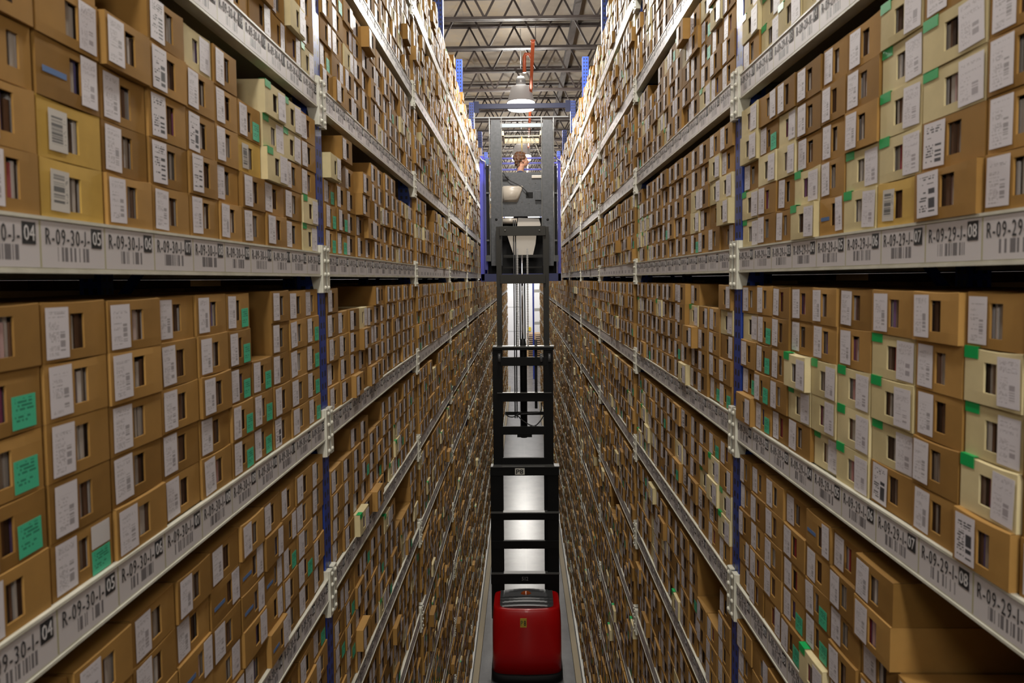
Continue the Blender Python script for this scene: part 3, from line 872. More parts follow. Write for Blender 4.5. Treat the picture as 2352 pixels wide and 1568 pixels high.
def merged(name, items, label, kinds, body_mat):
    Vs, UVs, MIs, RNs = [], [], [], []
    labmats = ['label', 'label_wide', 'label_bold', 'label_beige']
    for code in kinds:
        it = [c for c in items if c['code'] == code]
        if not it: continue
        tv, tuv, tmi, trn = TEMPL[code]; n = len(it)
        w = np.array([c['a1']-c['a0']-.006 for c in it]); h = np.array([c['h'] for c in it])
        sgn = np.array([SIDES[c['side']]['s'] for c in it]); xf = np.array([SIDES[c['side']]['x'] for c in it])
        yc = np.array([(c['a0']+c['a1'])/2 for c in it]); z = np.array([c['z'] for c in it]); pr = np.array([c['prot'] for c in it])
        lx = tv[None, :, :, 0]*w[:, None, None]; ly = np.broadcast_to(tv[None, :, :, 1], lx.shape); lz = tv[None, :, :, 2]*h[:, None, None]
        an = nrng.normal(0, .012, n)[:, None, None]
        lx2 = lx*np.cos(an) - ly*np.sin(an); ly2 = lx*np.sin(an) + ly*np.cos(an)
        lx, ly = lx2, ly2
        # local x runs to the viewer's right
        Yw = yc[:, None, None] - sgn[:, None, None]*lx
        Xw = xf[:, None, None] + sgn[:, None, None]*(ly + np.array([.011 if c['b'] <= 0 else .004 for c in it])[:, None, None] - pr[:, None, None])
        Zw = z[:, None, None] + lz
        V = np.stack([Xw, Yw, Zw], -1).reshape(-1, 4, 3)
        r = nrng.random(n)
        base = np.broadcast_to(r[:, None], (n, len(trn))).copy()
        fm = tmi == 2
        base[:, fm] = np.clip(trn[fm][None] + nrng.normal(0, .18, (n, fm.sum())), 0, 1)
        mi = np.broadcast_to(tmi[None], (n, len(tmi))).copy()
        lm = KIND[code]['lab'][0] if KIND[code]['lab'] else 'label'
        mi[:, tmi == 3] = 3 + labmats.index(lm)
        mi[:, tmi == 4] = 7; mi[:, tmi == 5] = 8; mi[:, tmi == 6] = 9
        if code == 'F': mi[:, tmi == 0] = 10
        Vs.append(V); UVs.append(np.tile(tuv, (n, 1, 1))); MIs.append(mi.reshape(-1)); RNs.append(base.reshape(-1))
    me = quad_mesh(name, np.concatenate(Vs), np.concatenate(UVs), np.concatenate(MIs), np.concatenate(RNs),
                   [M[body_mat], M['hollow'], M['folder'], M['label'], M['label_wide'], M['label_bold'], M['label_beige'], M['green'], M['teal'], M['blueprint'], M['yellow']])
    o = bpy.data.objects.new(name, me); COL.objects.link(o)
    setp(o, label, 'carton', kind='stuff')
    return o
rest = [c for c in cartons if id(c) not in chosen]
merged('distant_brown_cartons', [c for c in rest if not c['cream']], 'thousands of small brown cartons filling the farther bays of both racks', 'BSFTXCRN', 'brown')
merged('distant_cream_cartons', [c for c in rest if c['cream']], 'many small cream cartons scattered among brown ones in the farther bays', 'GW', 'cream')
# second row of cartons deeper inside the racks
bq = Q()
for side in SIDES:
    d = SIDES[side]; s = d['s']
    for b in range(-2, 6):
        for k in range(-9, 4):
            zt = level_z(k) if k > -9 else .087
            y = bay_y(side, b)+.06
            while y < bay_y(side, b)+BAY-.06-CW:
                n = random.choice([2, 3, 4, 4]) if k > -9 else 2
                xa = d['x']+s*.50; xb = d['x']+s*.91
                bq.box(min(xa, xb), max(xa, xb), y, y+CW-.006, zt, zt+n*CHT, 0, random.random())
                y += CW
for side in SIDES:
    d = SIDES[side]; s = d['s']
    for b in range(-2, NB-1):  # added unseen rows behind the racks, shaped to block light through the gaps
        for k in range(-9, 4):
            zt = level_z(k) if k > -9 else .087
            for (da, db) in ((1.06, 1.50), (1.55, 1.98)):
                y = bay_y(side, b)+.06
                while y < bay_y(side, b)+BAY-.06-3*CW:
                    w_ = 3*CW if b > 1 else CW
                    xa = d['x']+s*da; xb = d['x']+s*db
                    bq.box(min(xa, xb), max(xa, xb), y, y+w_-.006, zt, zt+(.578 if (da > 1.5 and k > -9) else (5 if k > -9 else 3)*CHT), 0, random.random())
                    y += w_
            xa = d['x']+s*1.02; xb = d['x']+s*2.0
            if k > -9: bq.box(min(xa, xb), max(xa, xb), bay_y(side, b), bay_y(side, b)+BAY, zt-BH, zt-.002, 1)
bq.v and None
setp(bq.obj('rear_cartons_and_blockers', [M['brown'], M['deck']]), 'brown cartons in the rack backs, with added unseen rows behind that block light', 'carton', kind='stuff')

# ------------------------------------------------------------------ blue tie beam across the aisle
tz = P(1196, 241, 12.6).z
tie = empty('aisle_tie_beam', (0, 12.6, tz))
setp(tie, 'dark blue steel beam spanning the aisle between the rack tops', 'beam')
navy = newmat('navy_painted_steel', (.008, .014, .065), .4, 0, .3)
B().box(AW_L+.0, AW_R-.0, 12.66, 12.72, tz-.045, tz+.045, .004).obj('cross_beam', navy, tie)
for sx, xx in ((-1, AW_L), (1, AW_R)):
    o = B().box(xx-.05, xx+.05, 12.652, 12.658, tz-.12, tz+.09).obj('end_plate', navy, tie)
tie2z = P(1200, 366, 17.5).z

# ------------------------------------------------------------------ far end of the aisle
doorw = newmat('white_door_panel', (.80, .82, .88), .5)
o = B().box(P(1166, 700, 47.8).x-.6, P(1200, 700, 47.8).x, 47.86, 47.98, 0, 6.5, .01)
o = o.obj('dock_door', doorw); setp(o, 'white panelled dock door at the far end of the aisle', 'door')
for zz in (2.2, 3.9): 
    l = Q().box(P(1166, 700, 47.8).x-.6, P(1200, 700, 47.8).x, 47.855, 47.859, zz, zz+.04).obj('panel_joint', newmat('grey_joint', (.4, .42, .45), .6), None)
    l.parent = o
bz = P(1225, 766, 40).z; bx = P(1225, 700, 40).x
endr = empty('end_rack', (bx, 40, 0)); setp(endr, 'blue and white storage rack at the far right end of the aisle', 'rack')
B().box(bx-.05, bx+.05, 40, 40.08, 0, 8.5).obj('front_post', M['blue_plain'], endr)
for py in (668, 711, 742):
    z_ = P(1230, py, 40).z
    B().box(bx+.06, bx+2.6, 40, 40.06, z_-.09, z_+.09).obj('cross_bar', white_p, endr)
B().box(bx+2.6, bx+2.7, 40, 40.08, 0, 8.5).obj('front_post', M['blue_plain'], endr)
yp = P(1218, 756, 44)
o = B().box(yp.x-.09, yp.x+.09, 47.9, 47.98, P(1218, 760, 47.9).z, P(1218, 751, 47.9).z).obj('yellow_notice', newmat('yellow_notice_board', (.7, .55, .02), .5)); setp(o, 'small yellow notice on the far wall', 'notice')
wood = newmat('pallet_wood', (.52, .34, .17), .7)
pp = P(1222, 786, 46)
pal = empty('wooden_pallet_stack', (pp.x, 46, 0)); setp(pal, 'stack of tan wooden pallets on the floor at the far end', 'pallets')
zt = P(1222, 768, 46).z
z = 0.0
while z < zt:
    qq = B()
    for i in range(6): qq.box(pp.x-.35, pp.x+.75, 46+i*.18, 46+i*.18+.12, z+.10, z+.12)
    for i in range(3): qq.box(pp.x-.35+i*.5, pp.x-.25+i*.5, 46, 47.1, z, z+.10)
    qq.obj('pallet', wood, pal); z += .13
    if z > 3.6: break

# ------------------------------------------------------------------ order picker truck
black = newmat('black_mast_steel', (.006, .006, .006), .55, .0, .15)
grey = newmat('dark_grey_steel', (.055, .058, .062), .5)
m = grey
n1 = noise(m, 30, 4, N(m, 'ShaderNodeNewGeometry').outputs['Position'])
L(m, ramp(m, n1, [(.3, (.034, .037, .041)), (.7, (.058, .061, .067))]), BS(m).inputs['Base Color'])
chrome = newmat('chrome_rod', (.8, .8, .82), .15, 1.0)
red = newmat('red_truck_paint', (.42, .0015, .002), .34, 0, .3)
BS(red).inputs['Coat Weight'].default_value = .15
rubber = newmat('black_rubber', (.015, .015, .016), .7)
cover_m = newmat('grey_black_plastic', (.06, .062, .065), .32)
violet = newmat('bright_blue_paint', (.04, .045, .50), .35)
beige = newmat('beige_seat_plastic', (.36, .32, .27), .3)
amber = newmat('amber_lens', (.25, .05, .01), .12)
tr = empty('order_picker_truck', (P(1208, 1500, 10.2).x, 10.2, 0))
setp(tr, 'tall red order picker truck with black mast and raised blue cab in the aisle', 'forklift')
def prect(name, x0, y0, x1, y1, Y, dep, mat, bev=.003, parent=None):
    """box whose near face is seen at the picture rectangle"""
    xm, ym = (x0+x1)/2, (y0+y1)/2
    X0, X1 = P(x0, ym, Y).x, P(x1, ym, Y).x; Z1, Z0 = P(xm, y0, Y).z, P(xm, y1, Y).z
    return B().box(X0, X1, Y, Y+dep, Z0, Z1, bev).obj(name, mat, parent or tr)
# red body: rounded plan, slightly barrelled
bx0, bx1 = P(1130, 1470, 9.7).x, P(1291, 1470, 9.7).x
cx = (bx0+bx1)/2; hw = (bx1-bx0)/2
ztop = P(1210, 1402, 9.7).z
def plan(scale_x, y0, y1, rnd_):
    pts = []
    for i in range(64):
        t = i/64*2*math.pi
        c_, s_ = math.cos(t), math.sin(t)
        e = 2/rnd_
        X = hw*scale_x*math.copysign(abs(c_)**e, c_); Yy = (y1-y0)/2*math.copysign(abs(s_)**e, s_)
        bow = -.05*(1-(X/hw)**2) if Yy < 0 else 0
        pts.append((cx+X, (y0+y1)/2+Yy+bow))
    return pts
bm = bmesh.new(); rings = []
for (z, sx, y0_, y1_, rn_) in [(.13, 1.0, 9.72, 10.40, 8), (.45, 1.0, 9.72, 10.40, 8), (.8, .995, 9.72, 10.40, 8), (ztop-.10, .98, 9.74, 10.40, 8), (ztop-.035, .965, 9.765, 10.36, 7), (ztop-.005, .95, 9.775, 10.355, 7), (ztop, .92, 9.79, 10.35, 7), (ztop, .78, 9.815, 10.345, 7), (ztop-.05, .77, 9.825, 10.34, 7)]:
    rings.append([bm.verts.new((a, b_, z)) for a, b_ in plan(sx, y0_, y1_, rn_)])
for a, b_ in zip(rings, rings[1:]):
    for i in range(64):
        f = bm.faces.new((a[i], a[(i+1) % 64], b_[(i+1) % 64], b_[i])); f.smooth = True
bm.faces.new(rings[-1]); bm.faces.new(rings[0][::-1])
bb = B(); bb.bm.free(); bb.bm = bm
bb.obj('red_chassis', red, tr)
# black bumper skirt and wheels
bm = bmesh.new(); rings = []
for (z, sx, y0_, y1_) in [(.01, 1.0, 9.68, 10.4), (.03, 1.03, 9.66, 10.42), (.12, 1.03, 9.66, 10.42), (.135, .99, 9.70, 10.40)]:
    rings.append([bm.verts.new((a, b_, z)) for a, b_ in plan(sx, y0_, y1_, 8)])
for a, b_ in zip(rings, rings[1:]):
    for i in range(64):
        f = bm.faces.new((a[i], a[(i+1) % 64], b_[(i+1) % 64], b_[i])); f.smooth = True
bm.faces.new(rings[-1]); bm.faces.new(rings[0][::-1])
bb = B(); bb.bm.free(); bb.bm = bm
bb.obj('bumper_skirt', black, tr)
for sx in (-1, 1):
    bb = B(); bb.tube([(cx+sx*.30-.05, 10.1, .10), (cx+sx*.30+.05, 10.1, .10)], .10, 20); bb.obj('wheel', rubber, tr)
# ribbed cover
bb = B()
for i, (y_, zt_) in enumerate([(9.87, .0), (9.95, .022), (9.99, .012), (10.03, .028), (10.07, .018), (10.11, .036)]):
    n = 12; w_ = hw*.78
    nxt = [9.94, 9.985, 10.025, 10.065, 10.105, 10.33][i]
    for a in range(n):
        u0, u1 = -1+2*a/n, -1+2*(a+1)/n
        h0 = ztop-.03+zt_+.035*(1-((u0+u1)/2)**2)
        bb.box(cx+u0*w_, cx+u1*w_, y_-.03*(1-((u0+u1)/2)**2), nxt, ztop-.06, h0, 0)
bb.obj('ribbed_battery_cover', cover_m, tr)
B().ball((P(1208, 1357, 10.16).x, 10.16, ztop+.02), (.085, .05, .06), 20).obj('amber_beacon', amber, tr)
# plates with the truck number
pl = P(1202, 1430, 9.66)
o = B().box(pl.x-.045, pl.x+.048, 9.655, 9.661, pl.z-.066, pl.z+.068).obj('number_plate', newmat('yellow_plate', (.48, .34, .04), .5), tr)
t = put_text('8', .075, M['ink'], 'plate_digit', o, (pl.x+.008, 9.6535, pl.z-.04), 1, fit=.03)
t2 = put_text('P', .07, newmat('green_ink', (.09, .13, .03), .6), 'plate_letter', o, (pl.x-.038, 9.6535, pl.z-.035), 1, fit=.034)
# mast stage 1
def lab(o, t): o['label'] = t; return o
YA = 10.42
for (xa, xb) in ((1128, 1156), (1258, 1284)): prect('outer_mast_rail', xa, 1074, xb, 1420, YA, .16, black)
prect('outer_mast_bar', 1127, 1073, 1284, 1092, YA-.03, .05, black)
for (ya_, yb_) in ((1179, 1194), (1242, 1260), (1319, 1341)):
    prect('outer_mast_bar', 1128, ya_, 1284, yb_, YA-.02, .05, black)
lip = newmat('grey_steel_edge', (.09, .09, .085), .45, .3)  # paler grey than the black bars
prect('bar_lip', 1127, 1071, 1285, 1073, YA-.04, .17, lip, .0005)
prect('bar_lip', 1127, 1176.5, 1285, 1179, YA-.05, .1, lip, .0005)
prect('bar_lip', 1128, 1317, 1285, 1319, YA-.05, .1, lip, .0005)
a_ = P(1194, 1083, YA-.04)
o = prect('mast_plate', 1183, 1075, 1205, 1090, YA-.036, .005, newmat('pale_plate', (.62, .60, .54), .5), .0005)
put_text('P8', .068, M['ink'], 'plate_lettering', o, (a_.x-.058, YA-.0375, a_.z-.034), 1, fit=.112)
a_ = P(1206, 1328.5, YA-.02)
put_text('512', .058, newmat('grey_ink', (.16, .16, .16), .6), 'mast_number', tr, (a_.x-.05-tr.location.x, YA-.0225-tr.location.y, a_.z-.028), 1, fit=.1)
# stage 2
YB = 10.50
for (xa, xb) in ((1134, 1156), (1250, 1272)): prect('middle_mast_rail', xa, 798, xb, 1400, YB, .10, black)
prect('bar_lip', 1132, 795, 1273, 798, YB-.04, .16, lip, .0005)
prect('middle_mast_bar', 1133, 798, 1272, 804, YB-.03, .05, black)
for (ya_, yb_) in ((820, 840), (903, 922), (979, 998), (1051, 1069)):
    prect('middle_mast_bar', 1150, ya_, 1256, yb_, YB-.005, .05, black)
prect('bar_lip', 1142, 901.5, 1267, 903, YB-.03, .06, lip, .0005)
# pulleys near the top of stage two
for px__ in (1147, 1243, 1262):
    c_ = P(px__, 822, YB-.03)
    bb = B(); bb.tube([(c_.x-.02, YB-.02, c_.z), (c_.x+.02, YB-.02, c_.z)], .07, 18)
    bb.obj('pulley', cover_m, tr)
# stage 3
YC = 10.60
brz = newmat('grey_brown_steel', (.022, .021, .018), .55, 0, .25)
for (xa, xb) in ((1142, 1154), (1249, 1262)): prect('inner_mast_rail', xa, 520, xb, 1060, YC, .08, brz)
prect('inner_mast_bar', 1147, 519, 1253, 541, YC-.03, .04, brz)
prect('inner_mast_bar', 1149, 630, 1253, 651, YC-.03, .04, brz)
for px__, py__ in ((1160, 529), (1239, 529)):
    c_ = P(px__, py__, YC-.035); B().ball(c_, (.014, .008, .014), 10).obj('bolt_head', lip, tr)
# cylinder, rod, chains, hoses
xc_ = P(1199.5, 680, 10.62).x
def zz_(py, Y=10.62): return P(1200, py, Y).z
B().tube([(xc_, 10.66, zz_(780)), (xc_, 10.66, zz_(585))], .016, 14).obj('chrome_rod', chrome, tr)
B().tube([(xc_+.01, 10.66, zz_(1005)), (xc_+.01, 10.66, zz_(800)), (xc_, 10.66, zz_(778))], [.055, .055, .04], 16).obj('hydraulic_cylinder', black, tr)
prect('rod_guide', 1193, 645, 1196, 780, 10.70, .02, black); prect('rod_guide', 1204, 645, 1207, 780, 10.70, .02, black)
for cxp in (1189, 1212):
    bb = B(); x_ = P(cxp, 680, 10.62).x
    z = zz_(800)
    while z < zz_(572):
        bb.box(x_-.016, x_+.016, 10.61, 10.625, z, z+.014)
        bb.box(x_-.006, x_+.006, 10.613, 10.622, z+.014, z+.026)
        z += .026
    bb.obj('lift_chain', newmat('chain_steel', (.20, .19, .18), .35, .8), tr)
for cxp in (1181, 1185.5):
    x_ = P(cxp, 700, 10.63).x
    B().tube([(x_, 10.63, zz_(960)), (x_, 10.63, zz_(505))], .009, 8).obj('hydraulic_hose', rubber, tr)
x_ = P(1231, 850, 10.63).x
B().tube([(x_, 10.63, zz_(938)), (x_, 10.63, zz_(780))], .022, 8).obj('hydraulic_hose', rubber, tr)
# bracket with the loose hoses
prect('hose_bracket', 1160, 945, 1252, 953, 10.55, .02, black)
prect('cylinder_foot', 1188, 995, 1222, 1004, 10.50, .1, black)
def hose(pts, r=.009):
    # smooth through picture points at one depth
    w_ = [P(a, b, 10.53) for a, b in pts]; out = []
    for i in range(len(w_)-1):
        p0, p1, p2, p3 = w_[max(i-1, 0)], w_[i], w_[i+1], w_[min(i+2, len(w_)-1)]
        for k in range(6):
            t = k/6
            out.append(.5*((2*p1)+(-p0+p2)*t+(2*p0-5*p1+4*p2-p3)*t*t+(-p0+3*p1-3*p2+p3)*t**3))
    out.append(w_[-1])
    B().tube(out, r, 8).obj('loose_hose', rubber, tr)
hose([(1160, 948), (1168, 956), (1180, 957), (1190, 950), (1198, 945)])
hose([(1188, 953), (1200, 965), (1218, 976), (1230, 977), (1242, 965), (1251, 950)])
hose([(1196, 951), (1215, 949), (1238, 947), (1243, 940), (1243, 924)])
# carriage columns
YD = 10.72
for (xa, xb) in ((1127, 1152), (1246, 1271)):
    xm = (xa+xb)/2
    X0, X1 = P(xa, 440, YD).x, P(xb, 440, YD).x; Zt, Zb = P(xm, 275, YD).z, P(xm, 610, YD).z
    ins = (X1-X0)*.16
    B().prism([(X0, Zb), (X1, Zb), (X1, Zt-.16), (X1-ins*.6, Zt), (X0+ins*.6, Zt), (X0, Zt-.16)], YD, YD+.07).obj('carriage_column', grey, tr)
for xa in (1124.0, 1151.5, 1243.5, 1271.5):
    prect('guard_post', xa, 268, xa+1.8, 600 if xa in (1124.0, 1271.5) else 525, YD-.02, .05, lip, .0005)
prect('guard_top_bar', 1086, 267.5, 1306, 270, YD-.02, .03, newmat('pale_steel_bar', (.16, .165, .17), .5, .2), .001)
for (xa, ya_) in ((1140, 684/1.), ): pass
for px__ in (1140, 1258):
    c_ = P(px__, 504, YD-.002); B().ball(c_, (.02, .004, .02), 12).obj('round_hole', black, tr)
for sgn_, xa, xb in ((-1, 1117, 1124), (1, 1273, 1280)):
    prect('side_rail', xa, 380, xb, 600, YD+.03, .04, black)
    prect('side_bracket', xa-1, 441, xb, 445, YD+.0, .03, grey, .001); prect('side_bracket', xa-1, 550, xb, 554, YD, .03, grey, .001)
    prect('side_bracket', xa-1, 586, xb+3, 600, YD, .06, grey, .001)
# back panel of the cab
YE = 10.86
prect('cab_back_panel', 1150, 396, 1248, 497, YE, .02, grey)
for px__, py__ in ((1173, 481), (1160, 399), (1217, 421), (1230, 420), (1199, 463), (1215, 466), (1232, 468), (1157, 478), (1182, 478), (1240, 478)):
    c_ = P(px__, py__, YE-.002); B().ball(c_, (.008, .004, .008), 8).obj('rivet', lip, tr)
# moulded beige seat shell showing through the panel
c0, c1 = P(1154, 464, YE-.03), P(1202, 426, YE-.03)
bm = bmesh.new()
outer = [(c0.x, c1.z), (c1.x, c1.z), (c1.x-.09, c0.z), (c0.x, c0.z)]
inner = [(c0.x+.05, c1.z-.06), (c1.x-.045, c1.z-.045), (c1.x-.11, c0.z+.06), (c0.x+.03, c0.z+.05)]
A_ = [bm.verts.new((x, YE, z)) for x, z in outer]; Bv = [bm.verts.new((x, YE-.02, z)) for x, z in outer]; Cv = [bm.verts.new((x, YE-.075, z)) for x, z in inner]
for a, b_ in ((A_, Bv), (Bv, Cv)):
    for i in range(4): bm.faces.new((a[i], a[(i+1) % 4], b_[(i+1) % 4], b_[i]))
bm.faces.new(Cv); bm.faces.new(A_[::-1])
bmesh.ops.bevel(bm, geom=[e for e in bm.edges], offset=.012, segments=2, affect='EDGES')
for f in bm.faces: f.smooth = True
bb = B(); bb.bm.free(); bb.bm = bm; bb.obj('beige_moulded_cover', beige, tr)
prect('beige_handle_plate', 1221, 402, 1247, 409, YE-.02, .03, beige, .006)
prect('control_box', 1229, 437, 1243, 459, YE-.05, .05, grey, .003)
prect('round_vent', 1208, 441, 1224, 454, YE-.01, .01, black, .004)
hw_ = [P(a, b, YE-.04) for a, b in ((1155, 396), (1162, 405), (1172, 415), (1190, 424), (1200, 430), (1208, 438), (1214, 446))]
B().tube(hw_, .007, 8).obj('cable', rubber, tr)
prect('latch', 1155, 405, 1168, 413, YE-.03, .03, rubber, .004)
# legs of the beige seat shell under the panel
seat = B()
def pz_(px, py): 
    v = P(px, py, YE+.06); return (v.x, v.z)
seat.prism([pz_(1190, 500), pz_(1238, 502), pz_(1242, 516), pz_(1232, 540), pz_(1230, 560), pz_(1224, 586), pz_(1180, 586), pz_(1172, 562), pz_(1165, 540), pz_(1186, 536)], YE+.06, YE+.16)
seat.obj('beige_seat_base', beige, tr)
B().tube([P(1155, 508, YE+.05), P(1188, 507, YE+.05)], .045, 12).obj('beige_crossover_tube', beige, tr)
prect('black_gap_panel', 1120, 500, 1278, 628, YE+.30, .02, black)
prect('platform_bar', 1156, 585, 1248, 592, YE+.02, .05, brz); prect('platform_bar', 1156, 612, 1246, 616, YE+.02, .05, brz)
# blue cage of the platform
YF = 11.0
for (xa, xb, sg) in ((1103, 1112, -1), (1281, 1288, 1)):
    X0, X1 = P(xa, 500, YF).x, P(xb, 500, YF).x; Zt, Zb = P(xa, 358, YF).z, P(xa, 645, YF).z
    if sg < 0: poly = [(X0, Zb), (X0+.05, Zb-.0), (X1, Zt+.02), (X0, Zt)]
    B().box(X0, X1, YF, YF+.07, Zb, Zt, .004).obj('blue_cage_post', violet, tr)
    B().box(X0, X0+.02 if sg < 0 else X1, YF+.07, YF+.9, Zb, P(xa, 520, YF).z).obj('blue_side_panel', violet, tr)
    B().box(X0, X1, YF+.9, YF+.97, Zb, Zt, .004).obj('blue_cage_post', violet, tr)
prect('blue_inner_panel', 1112, 372, 1120, 620, YF+.05, .03, violet)
prect('blue_floor_beam', 1105, 628, 1289, 646, YF, .08, newmat('deep_blue_paint', (.01, .02, .17), .4))
Zf = P(1200, 632, YF).z
B().box(P(1108, 632, YF).x, P(1286, 632, YF).x, YF+.09, YF+.9, Zf-.03, Zf).obj('platform_floor', black, tr)
for py__ in (363, 374.5, 389):
    prect('blue_cross_rail', 1108, py__-2, 1284, py__+2, YF+.92, .03, violet, .002)
prect('light_blue_gusset', 1115, 364, 1123, 377, YF-.01, .01, newmat('pale_blue_paint', (.25, .5, .85), .4), .0005)
# overhead guard of the cab
B().box(P(1112, 300, 11).x, P(1122, 300, 11).x, YF+.02, YF+.04, P(1115, 360, YF).z, P(1115, 268, YF).z).box(P(1274, 300, 11).x, P(1284, 300, 11).x, YF+.02, YF+.04, P(1115, 360, YF).z, P(1115, 268, YF).z)
gd = B()
zt_ = P(1198, 303, YF).z
canopy = newmat('pale_yellow_canopy', (.72, .62, .38), .4)
gd = B()
x0_, x1_ = P(1153, 305, YF+.3).x, P(1244, 305, YF+.3).x
Zc0, Zc1 = P(1198, 313, YF+.3).z, P(1198, 300, YF+.3).z
gd.box(x0_, x1_, YF+.3, YF+.32, Zc0, Zc0+.015).box(x0_, x0_+.03, YF+.3, YF+.9, Zc0, Zc1).box(x1_-.03, x1_, YF+.3, YF+.9, Zc0, Zc1).box(x0_, x1_, YF+.88, YF+.9, Zc0, Zc1)
gd.obj('canopy_frame', canopy, tr)
gb = B()
for i in range(9):
    x_ = x0_ + (x1_-x0_)*(i+.5)/9
    gb.box(x_-.004, x_+.004, YF+.3, YF+.9, Zc1, Zc1+.01)
for i in range(4): gb.box(x0_, x1_, YF+.32+i*.18, YF+.33+i*.18, Zc1, Zc1+.01)
gb.obj('canopy_grille', black, tr)
B().box(x0_-.02, x1_+.02, YF+.25, YF+.29, P(1198, 284, YF).z, P(1198, 275, YF).z).obj('grey_top_plate', newmat('blue_grey_plate', (.28, .33, .37), .5), tr)
# wire mesh window behind the driver
ms = B()
z_a, z_b = P(1198, 396, YE).z, P(1198, 318, YE).z
for i in range(11):
    x_ = P(1155, 360, YE).x + (P(1243, 360, YE).x - P(1155, 360, YE).x)*i/10
    ms.box(x_-.0012, x_+.0012, YE, YE+.0024, z_a, z_a+.38)
for i in range(9):
    z_ = z_a + i*.047
    ms.box(P(1155, 360, YE).x, P(1243, 360, YE).x, YE, YE+.0024, z_-.0012, z_+.0012)
ms.obj('wire_mesh_screen', lip, tr)
# tether and chain hanging in the cab
tp = P(1198, 313, 11.45); tb = P(1199, 352, 11.45)
B().tube([tp, (tp+tb)/2, tb+Vector((0, 0, .02))], .010, 8).obj('safety_tether', newmat('yellow_strap', (.6, .45, .15), .5), tr)
bb = B(); pa, pb = P(1223, 314, 11.5), P(1241, 358, 11.5)
for i in range(14):
    t = i/13; bb.ball(pa.lerp(pb, t), (.012, .006, .014), 6)
bb.obj('hanging_chain', newmat('bright_chain', (.6, .58, .5), .3, .8), tr)
bb = B(); pa, pb = P(1170, 314, 11.5), P(1155, 348, 11.5)
for i in range(12):
    t = i/11; bb.ball(pa.lerp(pb, t), (.008, .006, .012), 6)
bb.obj('hanging_chain', newmat('dull_chain', (.5, .5, .5), .3, .8), tr)
for px__, py__ in ((1107, 368), (1281, 366)):
    cc = P(px__, py__, YF-.03)
    B().tube([cc + Vector((-.04, 0, .05)), cc, cc+Vector((.05, -.01, -.02)), cc+Vector((.06, 0, -.12))], .012, 8).obj('carabiner_strap', lampgrey, tr)

# ------------------------------------------------------------------ driver
skin = newmat('skin', (.55, .27, .17), .5)
hairm = newmat('brown_hair', (.09, .035, .015), .6)
m = hairm
n1 = noise(m, 60, 4, N(m, 'ShaderNodeNewGeometry').outputs['Position'])
L(m, ramp(m, n1, [(.3, (.05, .018, .008)), (.7, (.20, .085, .035))]), BS(m).inputs['Base Color']); bump(m, n1, .6, .01)
shirt = newmat('dark_blue_shirt', (.03, .04, .09), .8); jeans = newmat('dark_trousers', (.02, .025, .04), .8)
hp = P(1199, 369, 11.5)        # centre of the head
HX, HY, HZ = hp.x, 11.5, hp.z
fz = Zf
def capsule(bb, a, b, ra, rb, n=7):
    a, b = Vector(a), Vector(b)
    for i in range(n+1):
        t = i/n; bb.ball(a.lerp(b, t), ra+(rb-ra)*t, 12)
def remesh(o, vox, sm=6):
    r_ = o.modifiers.new('remesh', 'REMESH'); r_.mode = 'VOXEL'; r_.voxel_size = vox; r_.use_smooth_shade = True
    s_ = o.modifiers.new('smooth', 'SMOOTH'); s_.iterations = sm; s_.factor = .5
dg = None
pb = B()
# face looks to the right and slightly up (+x, a little away from the camera)
fx = Vector((.94, .25, .12)).normalized(); side_ = fx.cross(Vector((0, 0, 1))).normalized(); up_ = side_.cross(fx)
def hd(f, s_, u): return Vector((HX, HY, HZ)) + fx*f + side_*s_ + up_*u
rotm = Matrix((fx, side_, up_)).transposed()
pb.ball(hd(-.012, 0, .025), (.098, .077, .100), 18, rotm)
pb.ball(hd(.035, 0, -.03), (.062, .060, .078), 16, rotm)
pb.ball(hd(.060, 0, -.078), (.030, .034, .026), 12, rotm)     # chin
pb.ball(hd(.030, 0, -.07), (.055, .050, .032), 12, rotm)      # jaw
pb.ball(hd(.083, 0, .020), (.016, .034, .014), 10, rotm)      # brow
for k_ in range(5): pb.ball(hd(.090+.006*k_, 0, .006-.011*k_), (.011+.001*k_, .009+.0018*k_, .011), 10, rotm)   # nose
pb.ball(hd(.090, 0, -.053), (.014, .022, .008), 10, rotm); pb.ball(hd(.087, 0, -.064), (.013, .019, .008), 10, rotm)
for sg in (-1, 1): pb.ball(hd(.060, sg*.038, -.018), (.026, .020, .026), 10, rotm)
for sg in (-1, 1): pb.ball(hd(-.004, sg*.078, -.012), (.018, .009, .030), 10, rotm)
nk = Vector((HX-.03, HY, HZ-.17))
capsule(pb, hd(-.02, 0, -.07), nk, .055, .058)
sh = HZ-.24
capsule(pb, (HX-.03, HY-.17, sh-.02), (HX-.03, HY+.17, sh-.02), .062, .062, 8)
for i in range(9):
    t = i/8; pb.ball((HX-.03, HY, sh-.04-.48*t), (.115-.01*math.sin(t*3), .185-.035*math.sin(t*3.14), .08), 16)
hipz = fz+.92
capsule(pb, (HX-.03, HY-.09, hipz+.02), (HX-.03, HY+.09, hipz+.02), .11, .11, 5)
